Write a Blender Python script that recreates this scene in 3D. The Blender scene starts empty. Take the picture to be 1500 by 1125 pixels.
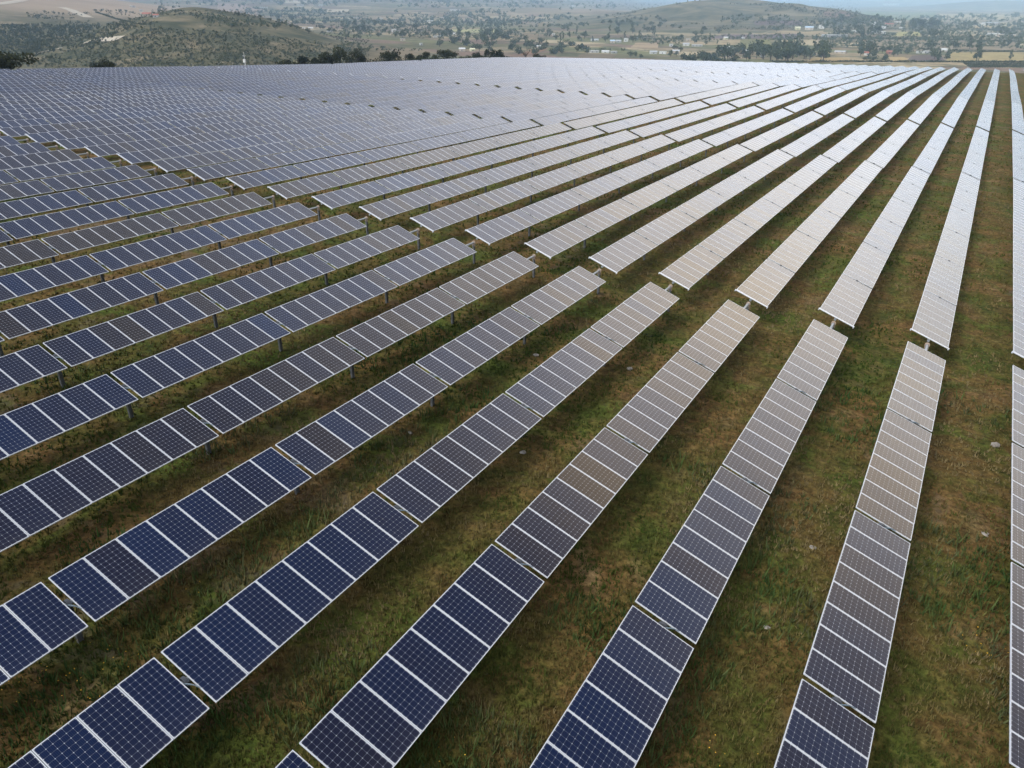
import bpy, math, random
import numpy as np
from mathutils import Matrix, Vector

random.seed(7)
rng = np.random.default_rng(7)
SC = bpy.context.scene
COL = SC.collection

# ------------------------------------------------------------------ camera
CZ = 18.0                                   # camera height above world zero
F_PX, YAW = 1119.095, 0.531952
PITCH = math.atan(562.5 / F_PX)
cam_d = bpy.data.cameras.new('camera')
cam_d.sensor_width = 36.0
cam_d.sensor_fit = 'HORIZONTAL'
cam_d.lens = F_PX / 1500 * 36
cam_d.clip_start = 0.5
cam_d.clip_end = 60000
cam = bpy.data.objects.new('camera', cam_d)
COL.objects.link(cam)
cam.location = (0, 0, CZ)
cam.rotation_euler = (math.pi / 2 - PITCH, 0, YAW)
SC.camera = cam

# ------------------------------------------------------------------ light
SUN_AZ, SUN_EL = math.radians(215), math.radians(50)     # azimuth clockwise from +Y
SKY_STRENGTH = 0.065
CLOUD_BASE, CLOUD_FRONT, CLOUD_BACK_FILL = 0.45, 1.45, 1.35
SUN_POWER = 1.5
SUN_ANGLE = math.radians(20)
EXPOSURE = 0.38
sun_dir = Vector((math.sin(SUN_AZ) * math.cos(SUN_EL), math.cos(SUN_AZ) * math.cos(SUN_EL), math.sin(SUN_EL)))

W = bpy.data.worlds.new("World")
SC.world = W
W.use_nodes = True
nt = W.node_tree
nt.nodes.clear()


def nd(tree, typ, **kw):
    n = tree.nodes.new(typ)
    for k, v in kw.items():
        setattr(n, k, v)
    return n


def mth(tree, op, a, b=None, c=None, clamp=False):
    n = tree.nodes.new('ShaderNodeMath')
    n.operation = op
    n.use_clamp = clamp
    for i, x in enumerate((a, b, c)):
        if x is None:
            continue
        if isinstance(x, (int, float)):
            n.inputs[i].default_value = x
        else:
            tree.links.new(x, n.inputs[i])
    return n.outputs[0]


def mixc(tree, fac, a, b, blend='MIX'):
    n = tree.nodes.new('ShaderNodeMix')
    n.data_type = 'RGBA'
    n.blend_type = blend
    for s, x in ((n.inputs[0], fac), (n.inputs[6], a), (n.inputs[7], b)):
        if isinstance(x, (int, float)):
            s.default_value = x
        elif isinstance(x, tuple):
            s.default_value = (x + (1.0,))[:4]
        else:
            tree.links.new(x, s)
    return n.outputs[2]


def ramp(tree, fac, stops, interp='LINEAR'):
    n = tree.nodes.new('ShaderNodeValToRGB')
    r = n.color_ramp
    r.interpolation = interp
    while len(r.elements) < len(stops):
        r.elements.new(0.5)
    for e, (p, c) in zip(r.elements, stops):
        e.position = p
        e.color = (tuple(c) + (1.0,))[:4] if not isinstance(c, (int, float)) else (c, c, c, 1)
    tree.links.new(fac, n.inputs[0])
    return n.outputs[0]


def noise(tree, vec, scale, detail=4.0, rough=0.55, dist=0.0):
    n = tree.nodes.new('ShaderNodeTexNoise')
    n.inputs['Scale'].default_value = scale
    n.inputs['Detail'].default_value = detail
    n.inputs['Roughness'].default_value = rough
    n.inputs['Distortion'].default_value = dist
    if vec is not None:
        tree.links.new(vec, n.inputs['Vector'])
    return n.outputs[0]


sky = nd(nt, 'ShaderNodeTexSky', sky_type='NISHITA')
sky.sun_disc = False
sky.sun_elevation = SUN_EL
sky.sun_rotation = SUN_AZ
sky.air_density = 1.2
sky.dust_density = 1.5
tc = nd(nt, 'ShaderNodeTexCoord')
sep = nd(nt, 'ShaderNodeSeparateXYZ')
nt.links.new(tc.outputs['Generated'], sep.inputs[0])
zz = mth(nt, 'ADD', mth(nt, 'MAXIMUM', sep.outputs[2], 0.0), 0.22)
comb = nd(nt, 'ShaderNodeCombineXYZ')
nt.links.new(mth(nt, 'DIVIDE', sep.outputs[0], zz), comb.inputs[0])
nt.links.new(mth(nt, 'DIVIDE', sep.outputs[1], zz), comb.inputs[1])
cl = noise(nt, comb.outputs[0], 1.3, 6.0, 0.55, 0.3)
elev = sep.outputs[2]
# a bright bank of cloud up to some 35 degrees, brightest to the front, thinning to dark blue overhead
cl2 = noise(nt, comb.outputs[0], 3.4, 5.0, 0.6, 0.2)
edge = mth(nt, 'MULTIPLY_ADD', mth(nt, 'SUBTRACT', cl, 0.5), 0.6, 0.92)


def towards(az_deg):
    n = nd(nt, 'ShaderNodeVectorMath', operation='DOT_PRODUCT')
    h = nd(nt, 'ShaderNodeCombineXYZ')
    nt.links.new(sep.outputs[0], h.inputs[0])
    nt.links.new(sep.outputs[1], h.inputs[1])
    q = nd(nt, 'ShaderNodeVectorMath', operation='NORMALIZE')
    nt.links.new(h.outputs[0], q.inputs[0])
    nt.links.new(q.outputs[0], n.inputs[0])
    n.inputs[1].default_value = (math.sin(math.radians(az_deg)), math.cos(math.radians(az_deg)), 0)
    return mth(nt, 'MAXIMUM', n.outputs['Value'], 0.0)


# the bank sinks lower towards the right
covered = mth(nt, 'SUBTRACT', mth(nt, 'MULTIPLY_ADD', towards(60), -0.27, edge), elev)
cover = mth(nt, 'MULTIPLY', mth(nt, 'MULTIPLY_ADD', towards(200), 0.35, covered), 2.8, clamp=True)  # cover reaches higher behind the camera, for the added fill
front = mth(nt, 'POWER', towards(3), 5.5)
warm = mth(nt, 'POWER', towards(22), 4.0)
bright = mth(nt, 'MULTIPLY_ADD', front, CLOUD_FRONT, CLOUD_BASE)
back = mth(nt, 'POWER', towards(200), 1.5)  # unseen cloud glow added behind the camera to lift ground and frames
bright = mth(nt, 'MULTIPLY_ADD', back, CLOUD_BACK_FILL, bright)
bright = mth(nt, 'MULTIPLY', bright, mth(nt, 'MULTIPLY_ADD', cl2, 0.7, 0.65))
bright = mth(nt, 'MULTIPLY', bright, mth(nt, 'MULTIPLY_ADD', mth(nt, 'MULTIPLY', elev, 6.5, clamp=True), 0.35, 0.65))
warm = mth(nt, 'MULTIPLY', warm, mth(nt, 'MULTIPLY', mth(nt, 'SUBTRACT', elev, 0.14), 4.5, clamp=True))
bright = mth(nt, 'MULTIPLY', bright, mth(nt, 'MULTIPLY_ADD', warm, 0.5, 1.0))
cool = mixc(nt, mth(nt, 'POWER', towards(-65), 2.0), (0.97, 0.985, 1.02), (0.80, 0.91, 1.18))
ccol = mixc(nt, warm, cool, (1.17, 0.99, 0.75))
cc = nd(nt, 'ShaderNodeVectorMath', operation='SCALE')
nt.links.new(ccol, cc.inputs[0])
nt.links.new(mth(nt, 'DIVIDE', bright, SKY_STRENGTH), cc.inputs['Scale'])
skyc = mixc(nt, cover, sky.outputs[0], cc.outputs[0])
bg = nd(nt, 'ShaderNodeBackground')
bg.inputs['Strength'].default_value = SKY_STRENGTH
nt.links.new(skyc, bg.inputs['Color'])
wo = nd(nt, 'ShaderNodeOutputWorld')
nt.links.new(bg.outputs[0], wo.inputs['Surface'])

sl = bpy.data.lights.new('sun', 'SUN')
sl.energy = SUN_POWER
sl.angle = SUN_ANGLE
sl.color = (1.0, 0.95, 0.87)
so = bpy.data.objects.new('sun', sl)
COL.objects.link(so)
so.rotation_euler = (-sun_dir).to_track_quat('-Z', 'Y').to_euler()

SC.view_settings.view_transform = 'Standard'
SC.view_settings.look = 'None'
SC.view_settings.exposure = EXPOSURE
SC.view_settings.gamma = 1.0
SC.cycles.use_denoising = True
SC.cycles.max_bounces = 6
SC.cycles.diffuse_bounces = 3
SC.cycles.glossy_bounces = 3
SC.cycles.volume_bounces = 3
SC.cycles.transparent_max_bounces = 6

# ------------------------------------------------------------------ land form
GX0, GY0, GS = -190.0, 0.0, 20.0
GZ = np.array([[-7.66, -8.74, -9.84, -10.97, -12.12, -13.27, -14.4, -15.48, -16.52, -17.41, -18.16, -18.78, -19.38, -20.06, -20.91, -21.92, -23.07, -24.29, -25.51, -26.73], [-7.96, -8.99, -10.06, -11.14, -12.22, -13.28, -14.27, -15.24, -16.26, -17.16, -17.92, -18.56, -19.18, -19.88, -20.74, -21.76, -22.89, -24.09, -25.3, -26.49], [-8.29, -9.28, -10.3, -11.36, -12.39, -13.33, -14.14, -14.95, -15.94, -16.86, -17.65, -18.34, -19.02, -19.75, -20.62, -21.62, -22.72, -23.88, -25.05, -26.23], [-8.71, -9.63, -10.6, -11.64, -12.67, -13.54, -14.22, -14.91, -15.77, -16.65, -17.45, -18.17, -18.88, -19.65, -20.52, -21.49, -22.55, -23.66, -24.8, -25.94], [-9.26, -10.09, -10.96, -11.99, -13.05, -13.89, -14.38, -14.89, -15.71, -16.57, -17.36, -18.07, -18.79, -19.58, -20.44, -21.38, -22.4, -23.47, -24.57, -25.67], [-10.02, -10.75, -11.46, -12.39, -13.42, -14.23, -14.66, -15.11, -15.81, -16.61, -17.36, -18.05, -18.77, -19.56, -20.39, -21.29, -22.26, -23.29, -24.35, -25.42], [-11.03, -11.73, -12.37, -12.94, -13.75, -14.47, -14.94, -15.39, -15.95, -16.61, -17.37, -18.16, -18.9, -19.61, -20.36, -21.21, -22.14, -23.13, -24.16, -25.18], [-12.18, -12.86, -13.38, -13.59, -14.15, -14.75, -15.25, -15.67, -16.12, -16.67, -17.4, -18.24, -18.99, -19.64, -20.34, -21.15, -22.04, -23.0, -23.98, -24.96], [-13.44, -14.03, -14.36, -14.38, -14.82, -15.34, -15.76, -16.11, -16.39, -16.76, -17.43, -18.24, -19.0, -19.67, -20.34, -21.13, -21.98, -22.89, -23.82, -24.75], [-15.08, -15.14, -15.38, -15.26, -15.65, -16.09, -16.38, -16.64, -16.91, -17.23, -17.86, -18.6, -19.29, -19.89, -20.49, -21.21, -22.0, -22.83, -23.69, -24.56], [-16.3, -16.33, -16.35, -16.24, -16.39, -16.69, -17.04, -17.38, -17.7, -18.14, -18.72, -19.41, -19.98, -20.4, -20.85, -21.43, -22.1, -22.84, -23.61, -24.42], [-17.43, -17.4, -17.32, -17.2, -17.23, -17.44, -17.76, -18.12, -18.5, -18.97, -19.52, -20.1, -20.57, -20.9, -21.25, -21.7, -22.25, -22.89, -23.6, -24.35]]) + CZ
TUBE_H = 1.42


def _pad(G):
    G = np.vstack([2 * G[:1] - G[1:2], G, 2 * G[-1:] - G[-2:-1]])
    G = np.hstack([2 * G[:, :1] - G[:, 1:2], G, 2 * G[:, -1:] - G[:, -2:-1]])
    return G


GP = _pad(GZ)


def _cr(t):
    return (0.5 * (-t ** 3 + 2 * t ** 2 - t), 0.5 * (3 * t ** 3 - 5 * t ** 2 + 2),
            0.5 * (-3 * t ** 3 + 4 * t ** 2 + t), 0.5 * (t ** 3 - t ** 2))


def tube_z(x, y):
    """height of the trackers' torque tubes (world z) over the field"""
    x, y = np.asarray(x, float), np.asarray(y, float)
    nx, ny = GZ.shape
    fx, fy = (x - GX0) / GS, (y - GY0) / GS
    cx, cy = np.clip(fx, 0, nx - 1.0001), np.clip(fy, 0, ny - 1.0001)
    i, j = cx.astype(int), cy.astype(int)
    wx, wy = _cr(cx - i), _cr(cy - j)
    out = 0
    for a in range(4):
        for b in range(4):
            out = out + wx[a] * wy[b] * GP[i + a, j + b]
    out = out + (fx - cx) * np.where(fx > 0, GP[-1, 10] - GP[-2, 10], GP[1, 8] - GP[0, 8])
    out = out + (fy - cy) * np.where(fy > 0, -1.1, 0.3)
    return out


FW = np.array([-math.sin(YAW) * math.cos(PITCH), math.cos(YAW) * math.cos(PITCH), -math.sin(PITCH)])
RT = np.array([math.cos(YAW), math.sin(YAW), 0.0])
UP = np.cross(RT, FW)


def proj(x, y, z):
    p = np.array([x, y, z - CZ])
    d = p @ FW
    return 750 + F_PX * (p @ RT) / d, 562.5 - F_PX * (p @ UP) / d, d


def ray(u, v):
    r = FW * F_PX + RT * (u - 750) + UP * (562.5 - v)
    return r / math.hypot(r[0], r[1])       # unit horizontal length


def sstep(a, b, x):
    t = np.clip((x - a) / (b - a), 0, 1)
    return t * t * (3 - 2 * t)


FLOOR = CZ - 62.0


def _hill(u, d, top, sr, st, skew=0.0):
    r = ray(u, 20)
    c = np.array([r[0] * d, r[1] * d])
    e = np.array([r[0], r[1]])
    return (c, e, np.array([e[1], -e[0]]), top, sr, st)


HILLS = {
    'scrub': [_hill(300, 1050, 34, 230, 92), _hill(250, 980, 9, 130, 42), _hill(420, 960, 7, 120, 60)],
    'tan': [_hill(0, 2900, 82, 800, 360), _hill(-250, 1900, 40, 500, 330), _hill(850, 3300, 20, 420, 300)],
    'grey': [_hill(1068, 2450, 60, 420, 232), _hill(1240, 2300, 8, 300, 120)],
    'far': [_hill(1470, 8200, 34, 500, 330), _hill(1410, 8600, 16, 400, 280), _hill(1640, 8600, 46, 600, 700)],
}


def hill_sum(kind, x, y):
    s = 0
    for c, e, t, top, sr, st in HILLS[kind]:
        dx, dy = x - c[0], y - c[1]
        a = (dx * e[0] + dy * e[1]) / sr
        b = (dx * t[0] + dy * t[1]) / st
        s = s + top * np.exp(-0.5 * (a * a + b * b))
    return s


def vnoise(x, y, s, seed=0):
    """smooth value noise, vectorised"""
    x, y = np.asarray(x, float) / s + seed * 17.3, np.asarray(y, float) / s - seed * 9.1
    i, j = np.floor(x), np.floor(y)
    a, b = x - i, y - j
    a, b = a * a * (3 - 2 * a), b * b * (3 - 2 * b)

    def h(i, j):
        q = np.sin(i * 127.1 + j * 311.7 + seed * 74.7) * 43758.5453
        return q - np.floor(q)
    return h(i, j) * (1 - a) * (1 - b) + h(i + 1, j) * a * (1 - b) + h(i, j + 1) * (1 - a) * b + h(i + 1, j + 1) * a * b


def fbm(x, y, s, seed=0):
    x, y = np.asarray(x, float), np.asarray(y, float)
    a = vnoise(x * .82 + y * .57, y * .82 - x * .57, s, seed) * .5
    a = a + vnoise(x * .31 - y * .95, y * .31 + x * .95, s * .47, seed + 3) * .3
    return a + vnoise(x * .95 + y * .3, y * .95 - x * .3, s * .21, seed + 5) * .2


RX0, RX1, RY0, RY1 = -178.0, 150.0, -90.0, 376.0


def out_dist(x, y):
    dx = np.maximum(np.maximum(RX0 - x, x - RX1), 0)
    dy = np.maximum(np.maximum(RY0 - y, y - RY1), 0)
    return np.hypot(dx, dy)


def floor_z(x, y):
    d = np.hypot(x, y)
    az = np.arctan2(-x, y)                               # positive to the left
    lf = sstep(math.radians(16), math.radians(34), az)
    rise = np.maximum(d - 2700, 0) * 0.026 * lf
    rise = np.minimum(rise, 175 + 40 * np.sin(az * 9))
    mtn = sstep(10500, 13500, d) * (48 + 70 * lf + 14 * np.sin(az * 11 + 1) + 9 * np.sin(az * 29))
    hs = hill_sum('scrub', x, y)
    s = FLOOR + rise + mtn + hs + hill_sum('tan', x, y) + hill_sum('grey', x, y) + hill_sum('far', x, y)
    rough = (fbm(x, y, 210, 1) - 0.5) * 20
    k = 0.25 + np.clip((hs + hill_sum('grey', x, y)) / 25, 0, 1)
    return s + rough * k


def land(x, y):
    x, y = np.asarray(x, float), np.asarray(y, float)
    o = out_dist(x, y)
    t = sstep(12, 260, o)
    zf = tube_z(np.clip(x, RX0 - 30, RX1), np.clip(y, RY0, RY1 + 30)) - TUBE_H
    return zf * (1 - t) + floor_z(x, y) * t


def at(u, v, d0=430.0, d1=14000.0):
    """the point of the land seen along a direction, beyond the field"""
    r = ray(u, v)
    ds = d0 * (d1 / d0) ** np.linspace(0, 1, 320)
    below = CZ + r[2] * ds < land(r[0] * ds, r[1] * ds)
    k = int(np.argmax(below)) if below.any() else len(ds) - 1
    d = ds[k]
    if k:
        fs = np.linspace(ds[k - 1], ds[k], 60)
        lower = CZ + r[2] * fs < land(r[0] * fs, r[1] * fs)
        d = fs[int(np.argmax(lower))] if lower.any() else d
    return np.array([r[0] * d, r[1] * d, float(land(r[0] * d, r[1] * d))]), d


# ------------------------------------------------------------------ mesh helpers
def new_mesh(name, V, F, mats=(), mi=None, uv=None, attr=None, smooth=False):
    V = np.asarray(V, np.float32)
    me = bpy.data.meshes.new(name)
    if isinstance(F, np.ndarray):
        n, k = F.shape
        me.vertices.add(len(V))
        me.vertices.foreach_set('co', V.ravel())
        me.loops.add(n * k)
        me.loops.foreach_set('vertex_index', F.ravel().astype(np.int32))
        me.polygons.add(n)
        me.polygons.foreach_set('loop_start', np.arange(0, n * k, k, dtype=np.int32))
        me.update(calc_edges=True)
    else:
        me.from_pydata(V.tolist(), [], F)
    for m in mats:
        me.materials.append(m)
    if mi is not None:
        me.polygons.foreach_set('material_index', np.asarray(mi, np.int32))
    if uv is not None:
        l = me.uv_layers.new(name='UVMap')
        l.data.foreach_set('uv', np.asarray(uv, np.float32).ravel())
    if attr is not None:
        for nm, dom, val in attr:
            val = np.asarray(val, np.float32)
            if val.ndim == 2:
                a = me.attributes.new(nm, 'FLOAT_COLOR', dom)
                a.data.foreach_set('color', np.hstack([val, np.ones((len(val), 1), np.float32)]).ravel())
            else:
                a = me.attributes.new(nm, 'FLOAT', dom)
                a.data.foreach_set('value', val)
    me.polygons.foreach_set('use_smooth', np.full(len(me.polygons), smooth))
    me.update()
    return me


class MB:
    def __init__(self):
        self.v, self.f, self.m = [], [], []

    def add(self, V, F, mi=0):
        b = len(self.v)
        self.v += [tuple(map(float, p)) for p in V]
        self.f += [tuple(b + i for i in f) for f in F]
        self.m += [mi] * len(F)
        return self

    def box(self, c, s, mi=0, M=None):
        V = [(c[0] + sx * s[0] / 2, c[1] + sy * s[1] / 2, c[2] + sz * s[2] / 2) for sx in (-1, 1) for sy in (-1, 1) for sz in (-1, 1)]
        if M is not None:
            V = [M @ Vector(p) for p in V]
        return self.add(V, [(0, 1, 3, 2), (4, 6, 7, 5), (0, 4, 5, 1), (2, 3, 7, 6), (0, 2, 6, 4), (1, 5, 7, 3)], mi)

    def tube(self, pts, rad, n=8, mi=0, caps=True):
        pts = [Vector(p) for p in pts]
        rads = rad if isinstance(rad, (list, tuple)) else [rad] * len(pts)
        V, F = [], []
        for k, p in enumerate(pts):
            t = (pts[min(k + 1, len(pts) - 1)] - pts[max(k - 1, 0)]).normalized()
            a = t.cross(Vector((0, 0, 1)))
            if a.length < 1e-3:
                a = Vector((1, 0, 0))
            a.normalize()
            b = a.cross(t)
            for i in range(n):
                th = 2 * math.pi * i / n
                V.append(p + (a * math.cos(th) + b * math.sin(th)) * rads[k])
        for k in range(len(pts) - 1):
            for i in range(n):
                j = (i + 1) % n
                F.append((k * n + i, k * n + j, (k + 1) * n + j, (k + 1) * n + i))
        if caps:
            F.append(tuple(range(n)))
            F.append(tuple(reversed(range((len(pts) - 1) * n, len(pts) * n))))
        return self.add(V, F, mi)

    def mesh(self, name, mats, smooth=False, **kw):
        return new_mesh(name, self.v, self.f, mats, self.m, smooth=smooth, **kw)


def ob(name, me, parent=None, loc=(0, 0, 0)):
    o = bpy.data.objects.new(name, me)
    COL.objects.link(o)
    if parent is not None:
        o.parent = parent
    o.location = loc
    return o


def tag(o, label=None, cat=None, group=None, kind=None):
    if label:
        o['label'] = label
    if cat:
        o['category'] = cat
    if group:
        o['group'] = group
    if kind:
        o['kind'] = kind
    return o


# ------------------------------------------------------------------ materials
def mat(name):
    m = bpy.data.materials.new(name)
    m.use_nodes = True
    t = m.node_tree
    return m, t, t.nodes['Principled BSDF'], t.nodes['Material Output']


def simple(name, col, rough=0.6, metal=0.0, var=0.0, scale=3.0):
    m, t, p, o = mat(name)
    p.inputs['Roughness'].default_value = rough
    p.inputs['Metallic'].default_value = metal
    if var:
        tcn = nd(t, 'ShaderNodeTexCoord')
        f = noise(t, tcn.outputs['Object'], scale, 4)
        a = tuple(c * (1 - var) for c in col)
        b = tuple(min(c * (1 + var), 1) for c in col)
        t.links.new(ramp(t, f, [(0.3, a), (0.7, b)]), p.inputs['Base Color'])
    else:
        p.inputs['Base Color'].default_value = col + (1,)
    return m


M_FRAME = simple('anodised_aluminium', (0.64, 0.66, 0.70), 0.42, 0.15)
M_STEEL = simple('galvanised_steel', (0.33, 0.35, 0.37), 0.5, 0.35, 0.2, 5.0)
M_POST = simple('weathered_galvanised_steel', (0.17, 0.175, 0.18), 0.6, 0.2, 0.25, 4.0)
M_DARK = simple('dark_bearing_plastic', (0.05, 0.055, 0.065), 0.5)
M_COLLAR = simple('cream_bearing_collar', (0.40, 0.30, 0.23), 0.55)
M_CABLE = simple('pale_cable_sheath', (0.15, 0.20, 0.24), 0.5)
M_BACK = simple('backsheet', (0.55, 0.56, 0.58), 0.6)
GRID_W = 0.014


def panel_material(name, far):
    """crystalline cells behind glass; UV runs across (12 cells) and along (6 cells) one module"""
    m, t, p, o = mat(name)
    uv = nd(t, 'ShaderNodeUVMap', uv_map='UVMap')
    s = nd(t, 'ShaderNodeSeparateXYZ')
    t.links.new(uv.outputs[0], s.inputs[0])
    u, v = s.outputs[0], s.outputs[1]
    if far:
        iu = mth(t, 'DIVIDE', mth(t, 'SUBTRACT', u, 0.018), 0.964)
        iv = mth(t, 'DIVIDE', mth(t, 'SUBTRACT', v, 0.034), 0.932)
    else:
        iu, iv = u, v
    iu = mth(t, 'DIVIDE', mth(t, 'SUBTRACT', iu, 0.008), 0.984)
    iv = mth(t, 'DIVIDE', mth(t, 'SUBTRACT', iv, 0.012), 0.976)
    fu = mth(t, 'ABSOLUTE', mth(t, 'SUBTRACT', mth(t, 'FRACT', mth(t, 'MULTIPLY', iu, 12.0)), 0.5))
    fv = mth(t, 'ABSOLUTE', mth(t, 'SUBTRACT', mth(t, 'FRACT', mth(t, 'MULTIPLY', iv, 6.0)), 0.5))
    line = mth(t, 'GREATER_THAN', mth(t, 'MAXIMUM', fu, fv), 0.5 - GRID_W)
    dia = mth(t, 'GREATER_THAN', mth(t, 'ADD', fu, fv), 0.90)
    bus = mth(t, 'GREATER_THAN', mth(t, 'ABSOLUTE', mth(t, 'SUBTRACT', mth(t, 'FRACT', mth(t, 'MULTIPLY', iv, 24.0)), 0.5)), 0.455)
    at_ = nd(t, 'ShaderNodeAttribute', attribute_name='rnd')
    tcn = nd(t, 'ShaderNodeTexCoord')
    oi = nd(t, 'ShaderNodeObjectInfo')
    off = nd(t, 'ShaderNodeVectorMath', operation='ADD')
    t.links.new(tcn.outputs['Object'], off.inputs[0])
    cmb = nd(t, 'ShaderNodeCombineXYZ')
    t.links.new(mth(t, 'MULTIPLY', oi.outputs['Random'], 97.0), cmb.inputs[0])
    t.links.new(mth(t, 'MULTIPLY', oi.outputs['Random'], 41.0), cmb.inputs[1])
    t.links.new(cmb.outputs[0], off.inputs[1])
    OP = off.outputs[0]
    soft = noise(t, OP, 0.9, 2)
    r = mth(t, 'ADD', at_.outputs['Fac'], mth(t, 'MULTIPLY', mth(t, 'SUBTRACT', soft, 0.5), 0.25), clamp=True)
    cell = ramp(t, r, [(0.0, (0.004, 0.011, 0.043)), (0.35, (0.005, 0.008, 0.029)), (0.65, (0.008, 0.008, 0.021)), (1.0, (0.018, 0.014, 0.015))])
    c1 = mixc(t, mth(t, 'MULTIPLY', bus, 0.09), cell, (0.30, 0.32, 0.36))
    c2 = mixc(t, mth(t, 'MULTIPLY', line, 0.22 if far else 0.48), c1, (0.34, 0.37, 0.43))
    c3 = mixc(t, mth(t, 'MULTIPLY', dia, 0.2 if far else 0.65), c2, (0.55, 0.57, 0.62))
    # wind-blown dust, thicker towards the low edge
    dn = noise(t, OP, 2.6, 5, 0.65, 0.4)
    dust = mth(t, 'MULTIPLY', mth(t, 'MULTIPLY_ADD', mth(t, 'POWER', mth(t, 'MAXIMUM', u, 0.0), 5.0), 0.030, 0.007), mth(t, 'MULTIPLY', dn, 1.6))
    c3 = mixc(t, dust, c3, (0.36, 0.31, 0.25))
    if not far:
        spot = mth(t, 'GREATER_THAN', noise(t, OP, 6.0, 2, 0.5), 0.785)
        c3 = mixc(t, mth(t, 'MULTIPLY', spot, 0.55), c3, (0.5, 0.49, 0.45))
    # the anti-reflective coating differs from batch to batch
    t.links.new(ramp(t, r, [(0.0, (0.70, 0.81, 1.0)), (0.3, (0.84, 0.88, 1.0)), (0.5, (0.95, 0.93, 0.95)), (0.72, (1.0, 0.90, 0.79)), (1.0, (1.0, 0.84, 0.66))]), p.inputs['Specular Tint'])
    p.inputs['IOR'].default_value = 1.52
    p.inputs['Roughness'].default_value = 0.16
    # dust settled on the glass shows at a low angle
    p.inputs['Sheen Weight'].default_value = 0.02
    p.inputs['Sheen Roughness'].default_value = 0.5
    p.inputs['Sheen Tint'].default_value = (0.75, 0.66, 0.56, 1)
    if far:
        bu = mth(t, 'GREATER_THAN', mth(t, 'ABSOLUTE', mth(t, 'SUBTRACT', u, 0.5)), 0.5 - 0.018)
        bv = mth(t, 'GREATER_THAN', mth(t, 'ABSOLUTE', mth(t, 'SUBTRACT', v, 0.5)), 0.5 - 0.036)
        fr = mth(t, 'MAXIMUM', bu, bv)
        c3 = mixc(t, fr, c3, (0.40, 0.42, 0.47))
        t.links.new(mth(t, 'MULTIPLY_ADD', fr, 0.24, 0.16), p.inputs['Roughness'])
        t.links.new(mth(t, 'MULTIPLY', fr, 0.25), p.inputs['Metallic'])
    t.links.new(c3, p.inputs['Base Color'])
    return m


M_GLASS = panel_material('solar_cells_under_glass', False)
M_FARP = panel_material('framed_solar_module', True)


def ground_material():
    m, t, p, o = mat('rough_pasture')
    g = nd(t, 'ShaderNodeNewGeometry')
    P = g.outputs['Position']
    n1 = noise(t, P, 0.20, 5, 0.6, 0.6)
    n2 = noise(t, P, 0.65, 6, 0.62, 0.3)
    n3 = noise(t, P, 5.0, 6, 0.7)
    n4 = noise(t, P, 0.05, 3, 0.5)
    base = ramp(t, n2, [(0.30, (0.041, 0.063, 0.013)), (0.43, (0.083, 0.085, 0.021)), (0.54, (0.152, 0.102, 0.033)), (0.70, (0.244, 0.171, 0.085))])
    tone = ramp(t, n1, [(0.34, (0.059, 0.088, 0.016)), (0.44, (0.095, 0.098, 0.022)), (0.51, (0.146, 0.098, 0.032)), (0.60, (0.195, 0.104, 0.041)), (0.72, (0.268, 0.189, 0.098))])
    lush = ramp(t, noise(t, P, 0.33, 4, 0.55, 0.6), [(0.52, 0.0), (0.63, 1.0)])
    c = mixc(t, 0.55, base, tone)
    c = mixc(t, mth(t, 'MULTIPLY', lush, 0.72), c, (0.088, 0.125, 0.022))
    c = mixc(t, 0.9, c, ramp(t, n3, [(0.32, 0.30), (0.5, 0.85), (0.68, 1.45)]), 'MULTIPLY')
    c = mixc(t, 0.8, c, ramp(t, noise(t, P, 1.7, 4, 0.6, 0.8), [(0.32, 0.55), (0.5, 0.95), (0.68, 1.4)]), 'MULTIPLY')
    bare = ramp(t, mth(t, 'MULTIPLY', n2, n4), [(0.33, 0.0), (0.42, 1.0)])
    c = mixc(t, mth(t, 'MULTIPLY', bare, 0.55), c, (0.15, 0.12, 0.085))
    t.links.new(c, p.inputs['Base Color'])
    p.inputs['Roughness'].default_value = 0.95
    p.inputs['Specular IOR Level'].default_value = 0.1
    b = nd(t, 'ShaderNodeBump')
    b.inputs['Strength'].default_value = 0.9
    b.inputs['Distance'].default_value = 0.25
    t.links.new(mth(t, 'ADD', mth(t, 'MULTIPLY', n3, 0.5), n2), b.inputs['Height'])
    t.links.new(b.outputs[0], p.inputs['Normal'])
    return m


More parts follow.
